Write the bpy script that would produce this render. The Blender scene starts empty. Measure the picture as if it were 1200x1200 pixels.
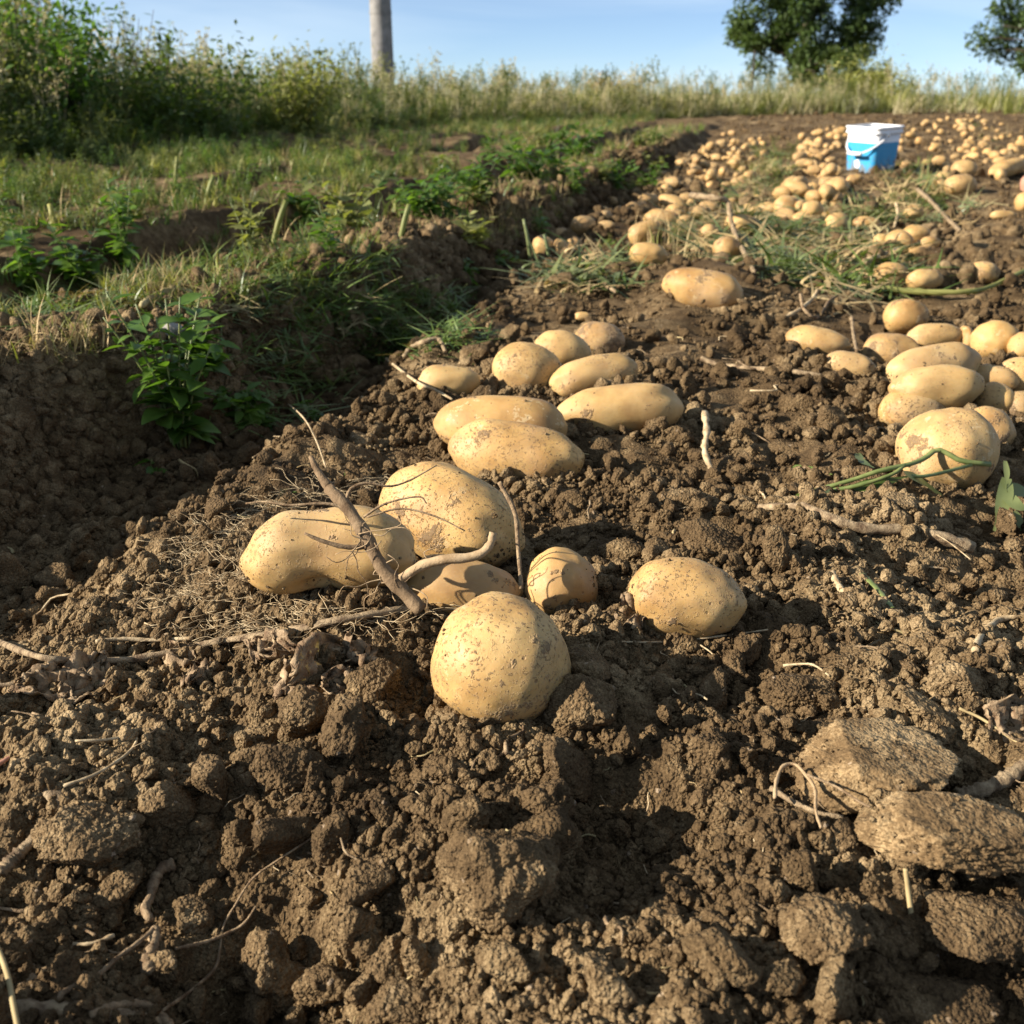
import bpy, bmesh, math, random
import numpy as np
from mathutils import Vector, Matrix, Euler

R = math.radians
random.seed(7)
rng = np.random.default_rng(7)
scene = bpy.context.scene
COL = scene.collection

# ------------------------------------------------------------------ camera
CAM_Z, PITCH, FPX = 0.39, R(22.1), 1230.0          # focal length in pixels of the 1200 px photograph
cam_d = bpy.data.cameras.new('camera')
cam_d.sensor_width = 36.0
cam_d.lens = 18.0 * FPX / 600.0
cam_d.clip_start, cam_d.clip_end = 0.02, 3000
cam_d.dof.use_dof = True
cam_d.dof.focus_distance = 0.76
cam_d.dof.aperture_fstop = 14.0
cam = bpy.data.objects.new('camera', cam_d)
cam.location = (0, 0, CAM_Z)
cam.rotation_euler = (R(90) - PITCH, 0, 0)
COL.objects.link(cam)
scene.camera = cam

# ------------------------------------------------------------------ sun, sky, exposure
SUN_EL = R(25.0)
SUN_DIR = Vector((-1.0, -0.24, 0)).normalized() * math.cos(SUN_EL) + Vector((0, 0, math.sin(SUN_EL)))
sun_d = bpy.data.lights.new('sun', 'SUN')
sun_d.energy = 5.0
sun_d.angle = R(0.5)
sun_d.color = (1.0, 0.915, 0.79)
sun = bpy.data.objects.new('sun', sun_d)
sun.rotation_euler = SUN_DIR.to_track_quat('Z', 'Y').to_euler()
sun.location = (-3, -1, 3)
COL.objects.link(sun)

world = bpy.data.worlds.new('World')
scene.world = world
world.use_nodes = True
wn, wl = world.node_tree.nodes, world.node_tree.links
wn.clear()
w_out = wn.new('ShaderNodeOutputWorld')
w_bg = wn.new('ShaderNodeBackground')
w_bg.inputs['Strength'].default_value = 0.058
w_sky = wn.new('ShaderNodeTexSky')
w_sky.sky_type = 'NISHITA'
w_sky.sun_disc = False
w_sky.sun_elevation = SUN_EL
w_sky.sun_rotation = math.atan2(SUN_DIR.x, SUN_DIR.y)
w_sky.altitude = 300
w_sky.air_density = 0.5
w_sky.dust_density = 0.0
w_sky.ozone_density = 4.0
w_tc = wn.new('ShaderNodeTexCoord')
w_map = wn.new('ShaderNodeMapping')
w_map.inputs['Scale'].default_value = (1.2, 1.2, 7.0)
w_noise = wn.new('ShaderNodeTexNoise')
w_noise.inputs['Scale'].default_value = 2.2
w_noise.inputs['Detail'].default_value = 6
w_noise.inputs['Distortion'].default_value = 0.6
w_ramp = wn.new('ShaderNodeMapRange')
w_ramp.inputs[1].default_value, w_ramp.inputs[2].default_value = 0.40, 0.72
w_ramp.inputs[3].default_value, w_ramp.inputs[4].default_value = 0.16, 0.58
w_mix = wn.new('ShaderNodeMix')
w_mix.data_type = 'RGBA'
w_mix.inputs['B'].default_value = (6.6, 7.8, 8.8, 1)
wl.new(w_tc.outputs['Generated'], w_map.inputs['Vector'])
wl.new(w_map.outputs[0], w_noise.inputs['Vector'])
wl.new(w_noise.outputs[0], w_ramp.inputs[0])
wl.new(w_ramp.outputs[0], w_mix.inputs['Factor'])
wl.new(w_sky.outputs[0], w_mix.inputs['A'])
wl.new(w_mix.outputs['Result'], w_bg.inputs[0])
wl.new(w_bg.outputs[0], w_out.inputs[0])

scene.view_settings.view_transform = 'Standard'
scene.view_settings.look = 'None'
scene.view_settings.gamma = 1.0
scene.view_settings.exposure = 1.2
scene.view_settings.use_curve_mapping = False
scene.render.engine = 'CYCLES'
scene.cycles.max_bounces = 4
scene.cycles.diffuse_bounces = 1
scene.cycles.transparent_max_bounces = 4
scene.cycles.use_denoising = True

# ------------------------------------------------------------------ noise
def _hash(*ints, seed=0):
    h = np.full(ints[0].shape, (seed * 0x9E3779B1 + 0x85EBCA6B) & 0xFFFFFFFF, dtype=np.uint32)
    for k, c in zip((0x27D4EB2D, 0x165667B1, 0x9E3779B1), ints):
        h = h ^ (c.astype(np.int64).astype(np.uint32) * np.uint32(k))
        h = (h ^ (h >> np.uint32(15))) * np.uint32(0x2C1B3C6D)
        h = (h ^ (h >> np.uint32(12))) * np.uint32(0x297A2D39)
    return h ^ (h >> np.uint32(15))

def _fade(t): return t * t * t * (t * (t * 6 - 15) + 10)

def pn2(x, y, seed=0):
    xi, yi = np.floor(x), np.floor(y)
    fx, fy = x - xi, y - yi
    def g(ox, oy):
        a = _hash(xi + ox, yi + oy, seed=seed).astype(np.float32) * np.float32(2 * math.pi / 4294967296.0)
        return np.cos(a) * (fx - ox) + np.sin(a) * (fy - oy)
    u, v = _fade(fx), _fade(fy)
    a = g(0, 0) * (1 - u) + g(1, 0) * u
    b = g(0, 1) * (1 - u) + g(1, 1) * u
    return (a * (1 - v) + b * v) * 1.5

def pn3(p, seed=0):
    pi = np.floor(p)
    f = p - pi
    u = _fade(f)
    out = 0
    for ox in (0, 1):
        for oy in (0, 1):
            for oz in (0, 1):
                h = _hash(pi[:, 0] + ox, pi[:, 1] + oy, pi[:, 2] + oz, seed=seed)
                z = (h & np.uint32(0xFFFF)).astype(np.float64) / 32767.5 - 1
                a = (h >> np.uint32(16)).astype(np.float64) / 65536 * 2 * math.pi
                r = np.sqrt(np.maximum(0, 1 - z * z))
                d = r * np.cos(a) * (f[:, 0] - ox) + r * np.sin(a) * (f[:, 1] - oy) + z * (f[:, 2] - oz)
                wgt = (u[:, 0] if ox else 1 - u[:, 0]) * (u[:, 1] if oy else 1 - u[:, 1]) * (u[:, 2] if oz else 1 - u[:, 2])
                out = out + d * wgt
    return out * 1.5

def bumps2(x, y, seed=0, keep=1.0):
    """rounded crumbs: highest of hemispheres in jittered cells, 0..~0.6"""
    xi, yi = np.floor(x), np.floor(y)
    best = np.zeros_like(x)
    for ox in (-1, 0, 1):
        for oy in (-1, 0, 1):
            h = _hash(xi + ox, yi + oy, seed=seed)
            jx = (h & np.uint32(1023)).astype(np.float32) / 1023
            jy = ((h >> np.uint32(10)) & np.uint32(1023)).astype(np.float32) / 1023
            jr = ((h >> np.uint32(20)) & np.uint32(1023)).astype(np.float32) / 1023
            r = 0.30 + 0.45 * jr
            d2 = (xi + ox + jx - x) ** 2 + (yi + oy + jy - y) ** 2
            s = np.sqrt(np.maximum(0, r * r - d2)) * (jr < keep)
            best = np.maximum(best, s)
    return best

def smooth(t):
    t = np.clip(t, 0, 1)
    return t * t * (3 - 2 * t)

# ------------------------------------------------------------------ terrain
def curve(pts):
    ys, xs = zip(*pts)
    return lambda y: np.interp(y, ys, xs)
FA = curve([(-1, -.62), (.7, -.40), (.96, -.352), (1.31, -.255), (1.7, -.175), (2.18, -.06), (2.87, .10), (4.33, .476), (8.5, 1.5), (14, 2.9), (60, 14)])
FB = curve([(-1, -1.2), (.7, -.72), (1.2, -.56), (1.45, -.44), (1.73, -.33), (2.05, -.21), (3.15, .09), (4.5, .43), (5.5, .70), (8.5, 1.42), (14, 2.8), (60, 13.8)])
FC = curve([(-1, -1.5), (.7, -1.05), (1.52, -.78), (2.2, -.56), (2.66, -.40), (3.4, -.16), (5.1, .27), (7.3, .85), (14, 2.4), (60, 13)])
FD = curve([(-1, -1.8), (.7, -1.32), (2.13, -.90), (2.57, -.72), (3.1, -.49), (4.5, -.10), (5.46, .13), (8.3, .82), (14, 2.0), (60, 12)])
FE = curve([(-1, -3.0), (.7, -2.5), (3.86, -1.80), (4.34, -1.5), (6.8, -1.04), (8.9, -.5), (11, .7), (12.6, 2.4), (13.4, 5.0), (14, 20), (60, 60)])
_by = np.array([-2, 0, 6, 8, 10, 12, 14, 15.5, 18, 24, 40, 80, 200, 1200.])
_bz = np.array([0, 0, 0, .012, .035, .065, .10, .11, .06, -.15, -.9, -1.9, -7.0, -70.0])

DUNES = []     # (x, y, radius, height): spoil heaps and holes left by digging
def s_left(edge, x, w): return smooth((edge - x) / w + .5)

def HL(x, y):
    x = np.asarray(x, dtype=np.float64); y = np.asarray(y, dtype=np.float64)
    x, y = np.broadcast_arrays(x, y)
    wob = pn2(x * 3.1 + 5, y * 3.1, 11) * .040 + pn2(x * 9, y * 9, 12) * .016 + pn2(x * .9, y * .9, 13) * .022 * np.clip(y - 1.5, 0, 5) + pn2(x * 27, y * 27, 15) * .010
    xe = x + wob
    near = smooth((60 - y) / 40)
    z = np.interp(y, _by, _bz)
    prof = (-.072 * s_left(FA(y), xe, .13) + .160 * s_left(FB(y), xe, .15) - .090 * s_left(FC(y), xe, .10)
            + .10 * s_left(FD(y), xe, .07) + .03 * s_left(FE(y), xe, .3)
            - .075 * s_left(FD(y) - .40, xe, .10) + .085 * s_left(FD(y) - .54, xe, .08))
    z = z + prof * near * smooth((12.5 - y) / 7) * (1 + .25 * pn2(x * 1.7, y * 1.7, 14) * np.clip(y - 1.5, 0, 1))
    dug = 1 - s_left(FA(y), xe, .15)
    z = z + near * (pn2(x * 2.3, y * 2.3, 1) * .021 + pn2(x * 6.0, y * 6.0, 2) * .018 + pn2(x * 12.5, y * 12.5, 8) * .009) * (.6 + .4 * dug)
    far = smooth((y - 30) / 60)
    z = z + far * pn2(x * .02, y * .02, 3) * .6
    for (dx, dy, r, hgt) in DUNES:
        z = z + hgt * np.exp(-((x - dx) ** 2 + (y - dy) ** 2) / (r * r))
    return z

CP, SP = math.cos(PITCH), math.sin(PITCH)
def ray(px, py):
    xn, yn = (px - 600) / FPX, (600 - py) / FPX
    return np.array([xn, CP + yn * SP, -SP + yn * CP])
_T = np.geomspace(.3, 40, 360)
def ground(px, py, h=0.0):
    """world point where the line of sight through a spot of the photograph meets the soil (h above it)"""
    d = ray(px, py)
    T = _T
    for step in (0, 1):
        g = HL(d[0] * T, d[1] * T) + h
        dz = CAM_Z + d[2] * T - g
        below = np.nonzero(dz < 0)[0]
        i = max(1, below[0]) if len(below) else len(T) - 1
        if step == 0: T = np.linspace(T[i - 1], T[i], 12)
    a, b = dz[i - 1], -dz[i]
    t = T[i - 1] + (T[i] - T[i - 1]) * (a / (a + b) if abs(a + b) > 1e-9 else 0)
    return Vector((d[0] * t, d[1] * t, CAM_Z + d[2] * t)), t
def at_depth(px, py, t):
    d = ray(px, py)
    return Vector((d[0] * t, d[1] * t, CAM_Z + d[2] * t))

for (px, py, r, hh) in [(770, 985, .055, -.034), (700, 1010, .03, -.012), (1075, 690, .05, -.026), (330, 1130, .055, -.035), (220, 1010, .03, -.012),
                        (580, 960, .07, .022), (930, 1080, .07, .014), (700, 860, .05, .012), (400, 690, .13, .018), (620, 520, .14, .02),
                        (860, 800, .06, -.022), (780, 810, .04, -.012), (1010, 640, .14, .02), (1090, 480, .2, .012), (120, 900, .08, .012), (1050, 930, .10, .012), (1150, 1180, .05, -.02),
                        (430, 900, .05, -.012), (820, 345, .16, .045), (700, 330, .2, .02), (620, 1150, .06, .012)]:
    p_, _ = ground(px, py)
    DUNES.append((p_.x, p_.y, r, hh))

def HF(x, y, sp):
    """soil surface with crumbs; sp is the sampling distance there, features finer than it are left out"""
    z = HL(x, y)
    def k(scale): return np.clip(scale / (2.2 * sp) - .6, 0, 1)
    near = smooth((18 - y) / 8)
    dug = 1 - s_left(FA(y), x, .15)
    amp = .8 + .2 * dug
    patch = smooth(pn2(x * 5.3, y * 5.3, 21) * 1.8 + pn2(x * 14, y * 14, 22) * .6 + .45)
    z = z + near * amp * (pn2(x * 19, y * 19, 4) * .0095 * k(.05) + pn2(x * 37, y * 37, 5) * .0060 * k(.027) + pn2(x * 90, y * 90, 6) * .0020 * k(.011)
                          + pn2(x * 210, y * 210, 7) * .0009 * k(.005))
    z = z + near * amp * (bumps2(x * 26, y * 26, 31, .35) * .014 * k(.04) * patch + bumps2(x * 70, y * 70, 32, .6) * .0050 * k(.014) * patch
                          + bumps2(x * 170, y * 170, 33) * .0026 * k(.006) + np.abs(pn2(x * 48, y * 48, 34)) * .007 * k(.02) + np.abs(pn2(x * 115, y * 115, 35)) * .0032 * k(.009))
    return z

# ------------------------------------------------------------------ node helpers and materials
class NT:
    def __init__(s, name):
        s.m = bpy.data.materials.new(name)
        s.m.use_nodes = True
        s.t = s.m.node_tree
        s.b = s.t.nodes['Principled BSDF']
    def n(s, typ, **kw):
        nd = s.t.nodes.new(typ)
        for k, v in kw.items():
            if k in nd.inputs.keys() or isinstance(k, int): nd.inputs[k].default_value = v
            else: setattr(nd, k, v)
        return nd
    def l(s, a, b): s.t.links.new(a, b)
    def noise(s, vec, scale, detail=3, rough=.55):
        nd = s.n('ShaderNodeTexNoise')
        nd.inputs['Scale'].default_value = scale; nd.inputs['Detail'].default_value = detail; nd.inputs['Roughness'].default_value = rough
        s.l(vec, nd.inputs['Vector'])
        return nd.outputs[0]
    def voro(s, vec, scale, feat='F1'):
        nd = s.n('ShaderNodeTexVoronoi'); nd.feature = feat
        nd.inputs['Scale'].default_value = scale
        s.l(vec, nd.inputs['Vector'])
        return nd
    def ramp(s, fac, stops):
        nd = s.n('ShaderNodeValToRGB')
        e = nd.color_ramp.elements
        while len(e) < len(stops): e.new(.5)
        for el, (p, c) in zip(e, stops):
            el.position = p; el.color = (*c, 1)
        s.l(fac, nd.inputs[0])
        return nd.outputs[0]
    def rng(s, fac, a, b, c=0, d=1):
        nd = s.n('ShaderNodeMapRange')
        for i, v in enumerate((a, b, c, d)): nd.inputs[i + 1].default_value = v
        s.l(fac, nd.inputs[0])
        return nd.outputs[0]
    def mix(s, fac, a, b, mode='MIX'):
        nd = s.n('ShaderNodeMix'); nd.data_type = 'RGBA'; nd.blend_type = mode
        for k, v in (('Factor', fac), ('A', a), ('B', b)):
            if isinstance(v, (int, float)): nd.inputs[k].default_value = v
            elif isinstance(v, tuple): nd.inputs[k].default_value = (*v, 1)
            else: s.l(v, nd.inputs[k])
        return nd.outputs['Result']
    def math(s, op, a, b=None):
        nd = s.n('ShaderNodeMath'); nd.operation = op
        for i, v in enumerate((a, b)):
            if v is None: continue
            if isinstance(v, (int, float)): nd.inputs[i].default_value = v
            else: s.l(v, nd.inputs[i])
        return nd.outputs[0]
    def bump(s, h, strength, dist, prev=None):
        nd = s.n('ShaderNodeBump')
        nd.inputs['Strength'].default_value = strength; nd.inputs['Distance'].default_value = dist
        s.l(h, nd.inputs['Height'])
        if prev is not None: s.l(prev, nd.inputs['Normal'])
        return nd.outputs[0]
    def set(s, **kw):
        for k, v in kw.items():
            k = k.replace('_', ' ')
            if isinstance(v, (int, float)): s.b.inputs[k].default_value = v
            elif isinstance(v, tuple): s.b.inputs[k].default_value = (*v, 1)
            else: s.l(v, s.b.inputs[k])

def mat_soil(name, tint=1.0, grey=0.0, relief=.9):
    t = NT(name)
    g = t.n('ShaderNodeNewGeometry').outputs['Position']
    big = t.noise(g, 4.5, 2, .6)
    mid = t.noise(g, 55, 2, .65)
    fine = t.noise(g, 620, 1, .7)
    f = t.math('ADD', t.math('MULTIPLY', big, .46), t.math('ADD', t.math('MULTIPLY', mid, .30), t.math('MULTIPLY', fine, .24)))
    a, b, c = (.035, .0212, .0102), (.112, .072, .0345), (.345, .246, .130)
    def adj(q):
        l = sum(q) / 3
        return tuple(tint * (v * (1 - grey) + l * grey) for v in q)
    col = t.ramp(f, [(.34, adj(a)), (.50, adj(b)), (.67, adj(c))])
    vo = t.voro(g, 400)
    peb = t.rng(vo.outputs['Color'], .93, .96)
    col = t.mix(t.math('MULTIPLY', peb, .5), col, (.42, .32, .22))
    gr = vo.outputs['Distance']
    b2 = t.bump(t.math('SUBTRACT', t.noise(g, 330, 2, .7), t.math('MULTIPLY', gr, .55)), relief, .0042)
    t.set(Base_Color=col, Roughness=.95, Specular_IOR_Level=.12, Normal=b2)
    return t.m

def mat_potato(name, dirt=.5):
    t = NT(name)
    oi = t.n('ShaderNodeObjectInfo')
    tc = t.n('ShaderNodeTexCoord').outputs['Object']
    off = t.n('ShaderNodeVectorMath', operation='ADD')
    mul = t.n('ShaderNodeVectorMath', operation='SCALE'); mul.inputs['Scale'].default_value = 40.0
    cmb = t.n('ShaderNodeCombineXYZ')
    for i in range(3): t.l(oi.outputs['Random'], cmb.inputs[i])
    t.l(cmb.outputs[0], mul.inputs[0]); t.l(tc, off.inputs[0]); t.l(mul.outputs[0], off.inputs[1])
    v = off.outputs[0]
    n1 = t.noise(v, 22, 4, .6)
    col = t.ramp(n1, [(.32, (.33, .188, .064)), (.52, (.485, .306, .114)), (.72, (.59, .405, .172))])
    rv = t.ramp(oi.outputs['Random'], [(0, (.92, .84, .74)), (.5, (1, 1, 1)), (1, (1.05, .98, .86))])
    col = t.mix(1.0, col, rv, 'MULTIPLY')
    # corky netting and lenticels
    net = t.noise(v, 420, 3, .7)
    col = t.mix(t.rng(net, .52, .72, 0, .35), col, (.40, .26, .12))
    vo = t.voro(v, 115)
    spot = t.rng(vo.outputs['Distance'], .10, .17, 1, 0)
    spot = t.math('MULTIPLY', spot, t.rng(t.noise(v, 31, 2), .5, .6))
    col = t.mix(t.math('MULTIPLY', spot, .75), col, (.16, .085, .035))
    # skin rubbed off in small flakes
    flake = t.math('MULTIPLY', t.rng(t.noise(v, 62, 4, .7), .60, .615), t.rng(t.noise(v, 9, 2), .48, .60))
    col = t.mix(t.math('MULTIPLY', flake, .55), col, (.66, .50, .27))
    # clinging soil: patches of specks
    zone = t.rng(t.math('ADD', t.noise(v, 17, 4, .65), t.math('MULTIPLY', t.math('SUBTRACT', oi.outputs['Random'], .5), .22)), .60 - .16 * dirt, .80 - .16 * dirt)
    speck = t.rng(t.noise(v, 330, 3, .75), .56, .64)
    caked = t.rng(t.noise(v, 26, 5, .7), .655 - .06 * dirt, .69 - .06 * dirt)
    d = t.math('MAXIMUM', t.math('MULTIPLY', zone, speck), t.math('MULTIPLY', caked, t.rng(t.noise(v, 190, 4, .7), .36, .48)))
    haze_ = t.math('MULTIPLY', t.rng(t.noise(v, 13, 5, .65), .42, .66), .42 * dirt)
    col = t.mix(haze_, col, (.36, .265, .165))
    col = t.mix(t.math('MULTIPLY', d, .88), col, t.mix(t.noise(v, 500, 2), (.10, .06, .032), (.26, .175, .095)))
    rough = t.mix(d, t.mix(t.noise(v, 60, 3), (.46, .46, .46), (.72, .72, .72)), (.95, .95, .95))
    b1 = t.bump(net, .25, .0008)
    b2 = t.bump(t.math('SUBTRACT', d, t.math('MULTIPLY', spot, .7)), .8, .0013, b1)
    t.set(Base_Color=col, Roughness=rough, Specular_IOR_Level=.42, Normal=b2, Subsurface_Weight=.12, Subsurface_Scale=.006)
    t.b.inputs['Subsurface Radius'].default_value = (1.0, .45, .15)
    return t.m

def mat_plain(name, c0, c1, scale, rough=.7, spec=.3, bump=0, bscale=200, transl=0, rand=.0):
    t = NT(name)
    g = t.n('ShaderNodeNewGeometry').outputs['Position']
    f = t.noise(g, scale, 4, .65)
    col = t.ramp(f, [(.33, c0), (.67, c1)])
    if rand:
        oi = t.n('ShaderNodeObjectInfo')
        rv = t.ramp(oi.outputs['Random'], [(0, (1 - rand, 1 - rand * .7, 1 - rand)), (1, (1 + rand, 1 + rand * .6, 1 + rand * .2))])
        col = t.mix(1.0, col, rv, 'MULTIPLY')
    t.set(Base_Color=col, Roughness=rough, Specular_IOR_Level=spec)
    if bump: t.set(Normal=t.bump(t.noise(g, bscale, 4, .7), bump, .002))
    if transl:
        tr = t.n('ShaderNodeBsdfTranslucent')
        t.l(t.mix(1.0, col, (1.25, 1.35, .55), 'MULTIPLY'), tr.inputs[0])
        ms = t.n('ShaderNodeMixShader'); ms.inputs[0].default_value = transl
        t.l(t.b.outputs[0], ms.inputs[1]); t.l(tr.outputs[0], ms.inputs[2])
        t.l(ms.outputs[0], t.t.nodes['Material Output'].inputs['Surface'])
    return t.m

M = {}
M['soil'] = mat_soil('soil')
M['clod'] = mat_soil('clod_soil', 1.16, .02)
M['slab'] = mat_soil('slab_soil', 1.45, .0, .40)
M['potato'] = mat_potato('potato_skin', .8)
M['potato_dirty'] = mat_potato('potato_skin_dirty', 1.45)
M['potato_clean'] = mat_potato('potato_skin_clean', .42)
M['grass'] = mat_plain('grass_blade', (.065, .110, .022), (.165, .235, .055), 9, .45, .5, transl=.30, rand=.25)
M['grass_blue'] = mat_plain('grass_blade_bluish', (.085, .115, .042), (.22, .255, .105), 12, .45, .5, transl=.25, rand=.2)
M['grass_yellow'] = mat_plain('grass_blade_yellowing', (.17, .19, .045), (.36, .35, .12), 6, .55, .4, transl=.30, rand=.25)
M['straw'] = mat_plain('dry_straw', (.26, .185, .085), (.50, .39, .21), 14, .7, .3, transl=.12, rand=.2)
M['straw_pale'] = mat_plain('pale_straw', (.36, .31, .19), (.60, .54, .38), 10, .7, .3, transl=.35, rand=.2)
M['leaf'] = mat_plain('weed_leaf', (.055, .115, .018), (.14, .24, .045), 18, .40, .5, transl=.45, rand=.25)
M['leaf_dark'] = mat_plain('shrub_leaf', (.060, .095, .022), (.155, .205, .058), 5, .5, .4, transl=.45, rand=.3)
M['leaf_olive'] = mat_plain('olive_leaf', (.12, .145, .045), (.29, .30, .12), 5, .55, .35, transl=.45, rand=.3)
M['leaf_tree'] = mat_plain('tree_leaf', (.035, .065, .020), (.09, .135, .04), .5, .5, .35, transl=.28, rand=.1)
M['leaf_shrub'] = mat_plain('bright_shrub_leaf', (.055, .085, .018), (.12, .15, .035), .7, .5, .35, transl=.2)
M['stem_green'] = mat_plain('green_stem', (.10, .14, .035), (.22, .24, .08), 30, .5, .4)
M['root'] = mat_plain('dry_root', (.11, .065, .034), (.38, .27, .155), 130, .85, .2, bump=.9, bscale=420)
M['root_pale'] = mat_plain('pale_root', (.26, .17, .085), (.58, .46, .28), 120, .8, .25, bump=.3, bscale=400)
M['root_dark'] = mat_plain('dark_root', (.11, .068, .036), (.27, .185, .105), 80, .85, .2, bump=.6, bscale=350)
M['root_mid'] = mat_plain('tan_root', (.28, .18, .09), (.46, .33, .19), 70, .8, .25, bump=.4, bscale=380)
M['stem_dry'] = mat_plain('dry_stem', (.10, .060, .032), (.42, .31, .18), 110, .8, .25, bump=1.0, bscale=380)
M['dead_leaf'] = mat_plain('dead_leaf', (.14, .075, .036), (.50, .36, .21), 95, .75, .3, bump=.9, bscale=300, transl=.15)
M['bark'] = mat_plain('bark', (.045, .034, .024), (.10, .078, .055), 3, .9, .2)
M['concrete'] = mat_plain('weathered_concrete', (.16, .155, .145), (.30, .285, .265), 6, .9, .2, bump=.6, bscale=45)
M['wood_post'] = mat_plain('weathered_wood', (.04, .034, .028), (.08, .07, .06), 4, .9, .2)
M['stone'] = mat_plain('grey_stone', (.20, .18, .15), (.36, .33, .29), 25, .8, .3, bump=.4, bscale=120)
M['plastic_white'] = mat_plain('white_plastic', (.62, .60, .56), (.82, .81, .80), 26, .45, .5)
M['plastic_blue'] = mat_plain('blue_print', (.035, .27, .50), (.05, .37, .64), 16, .45, .5)
M['print_white'] = mat_plain('white_print', (.70, .74, .78), (.78, .80, .82), 20, .4, .5)
def mat_bucket(name, c):
    t = NT(name)
    tc = t.n('ShaderNodeTexCoord').outputs['Object']
    sep = t.n('ShaderNodeSeparateXYZ'); t.l(tc, sep.inputs[0])
    f = t.math('ADD', t.rng(sep.outputs['Z'], 0, .11, .34, .0), t.noise(tc, 34, 5, .7))
    mud = t.rng(f, .62, .74, 0, .8)
    scuff = t.rng(t.noise(tc, 120, 4, .7), .60, .66, 0, .25)
    col = t.mix(mud, t.mix(scuff, c, (.55, .52, .48)), (.20, .14, .085))
    t.set(Base_Color=col, Roughness=t.rng(mud, 0, 1, .42, .9), Specular_IOR_Level=.45)
    return t.m
M['plastic_blue'] = mat_bucket('blue_print', (.035, .30, .56))
M['plastic_white'] = mat_bucket('white_plastic', (.78, .77, .76))
M['pink'] = mat_plain('pink_skin', (.34, .16, .10), (.46, .24, .16), 30, .5, .4)

# ------------------------------------------------------------------ object helpers
def mesh_np(name, verts, faces, mat, smooth_=True):
    me = bpy.data.meshes.new(name)
    if isinstance(verts, np.ndarray): verts = verts.tolist()
    me.from_pydata(verts, [], faces if isinstance(faces, list) else faces.tolist())
    if mat is not None: me.materials.append(mat)
    if smooth_: me.polygons.foreach_set('use_smooth', [True] * len(me.polygons))
    me.update()
    return me
def link(name, me, parent=None, loc=None, rot=None, scale=None):
    o = bpy.data.objects.new(name, me)
    COL.objects.link(o)
    if parent is not None: o.parent = parent
    if loc is not None: o.location = loc
    if rot is not None: o.rotation_euler = rot
    if scale is not None: o.scale = scale
    return o
def tag(o, label, cat, group=None, kind=None):
    o['label'] = label; o['category'] = cat
    if group: o['group'] = group
    if kind: o['kind'] = kind
    return o
def structure(o): o['kind'] = 'structure'; return o
def empty(name, loc, rz=0):
    o = bpy.data.objects.new(name, None); o.empty_display_size = .05
    o.location = loc; o.rotation_euler = (0, 0, rz); COL.objects.link(o)
    return o

class MB:
    def __init__(s): s.v, s.f = [], []
    def add(s, verts, faces):
        o = len(s.v); s.v.extend([tuple(q) for q in verts]); s.f.extend([tuple(i + o for i in q) for q in faces])
    def mesh(s, name, mat, smooth_=True): return mesh_np(name, s.v, s.f, mat, smooth_)
    def build(s, name, mat, parent=None, **kw): return link(name, s.mesh(name, mat), parent, **kw)

def spline(pts, n):
    """Catmull-Rom through pts"""
    P = [np.array(q, dtype=float) for q in pts]
    if len(P) == 2: return [P[0] + (P[1] - P[0]) * i / n for i in range(n + 1)]
    P = [2 * P[0] - P[1]] + P + [2 * P[-1] - P[-2]]
    out, m = [], len(P) - 3
    for i in range(n + 1):
        s = i / n * m; k = min(int(s), m - 1); t = s - k
        a, b, c, d = P[k:k + 4]
        out.append(.5 * ((2 * b) + (-a + c) * t + (2 * a - 5 * b + 4 * c - d) * t * t + (-a + 3 * b - 3 * c + d) * t ** 3))
    return out

JIT = random.Random(99)
def tube(mb, pts, r0, r1, n=14, sides=6, knob=.0, flat=1.0, rnd=None):
    rnd = rnd or random
    C = spline(pts, n)
    rings = []
    prev_n = None
    for i, c in enumerate(C):
        tg = C[min(i + 1, n)] - C[max(i - 1, 0)]
        tg = tg / (np.linalg.norm(tg) + 1e-12)
        ref = np.array([0, 0, 1.]) if prev_n is None else prev_n
        if abs(tg @ ref) > .97: ref = np.array([1., .2, 0])
        nn = ref - tg * (tg @ ref); nn /= np.linalg.norm(nn)
        prev_n = nn
        bb = np.cross(tg, nn)
        r = (r0 + (r1 - r0) * i / n) * (1 + knob * (rnd.random() - .5) * 2)
        rings.append([c + r * (1 + knob * 1.1 * (JIT.random() - .5)) * (math.cos(a) * nn * flat + math.sin(a) * bb) for a in [2 * math.pi * k / sides for k in range(sides)]])
    V = [q for rg in rings for q in rg]
    F = []
    for i in range(n):
        for k in range(sides):
            k2 = (k + 1) % sides
            F.append((i * sides + k, i * sides + k2, (i + 1) * sides + k2, (i + 1) * sides + k))
    F.append(tuple(range(sides))[::-1]); F.append(tuple(n * sides + k for k in range(sides)))
    mb.add(V, F)

def blade(mb, base, dirv, length, width, droop, segs=4, rnd=random, twist=0.0):
    """a grass blade or leaf strip: base, horizontal direction, length, width, how far it bends over (radians)"""
    dirv = np.array([dirv[0], dirv[1], 0.]); dirv /= np.linalg.norm(dirv) + 1e-9
    side = np.array([-dirv[1], dirv[0], 0])
    a = R(90) - rnd.uniform(.0, .5)
    p = np.array(base, dtype=float)
    V = []
    for i in range(segs + 1):
        t = i / segs
        w = width * (1 - t ** 1.7) * .5 + width * .03
        sd = side * math.cos(twist * t) + np.array([0, 0, 1]) * math.sin(twist * t)
        V += [p - sd * w, p + sd * w]
        ang = a - droop * t
        p = p + (dirv * math.cos(ang) + np.array([0, 0, 1]) * math.sin(ang)) * length / segs
    mb.add(V, [(2 * i, 2 * i + 1, 2 * i + 3, 2 * i + 2) for i in range(segs)])

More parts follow.
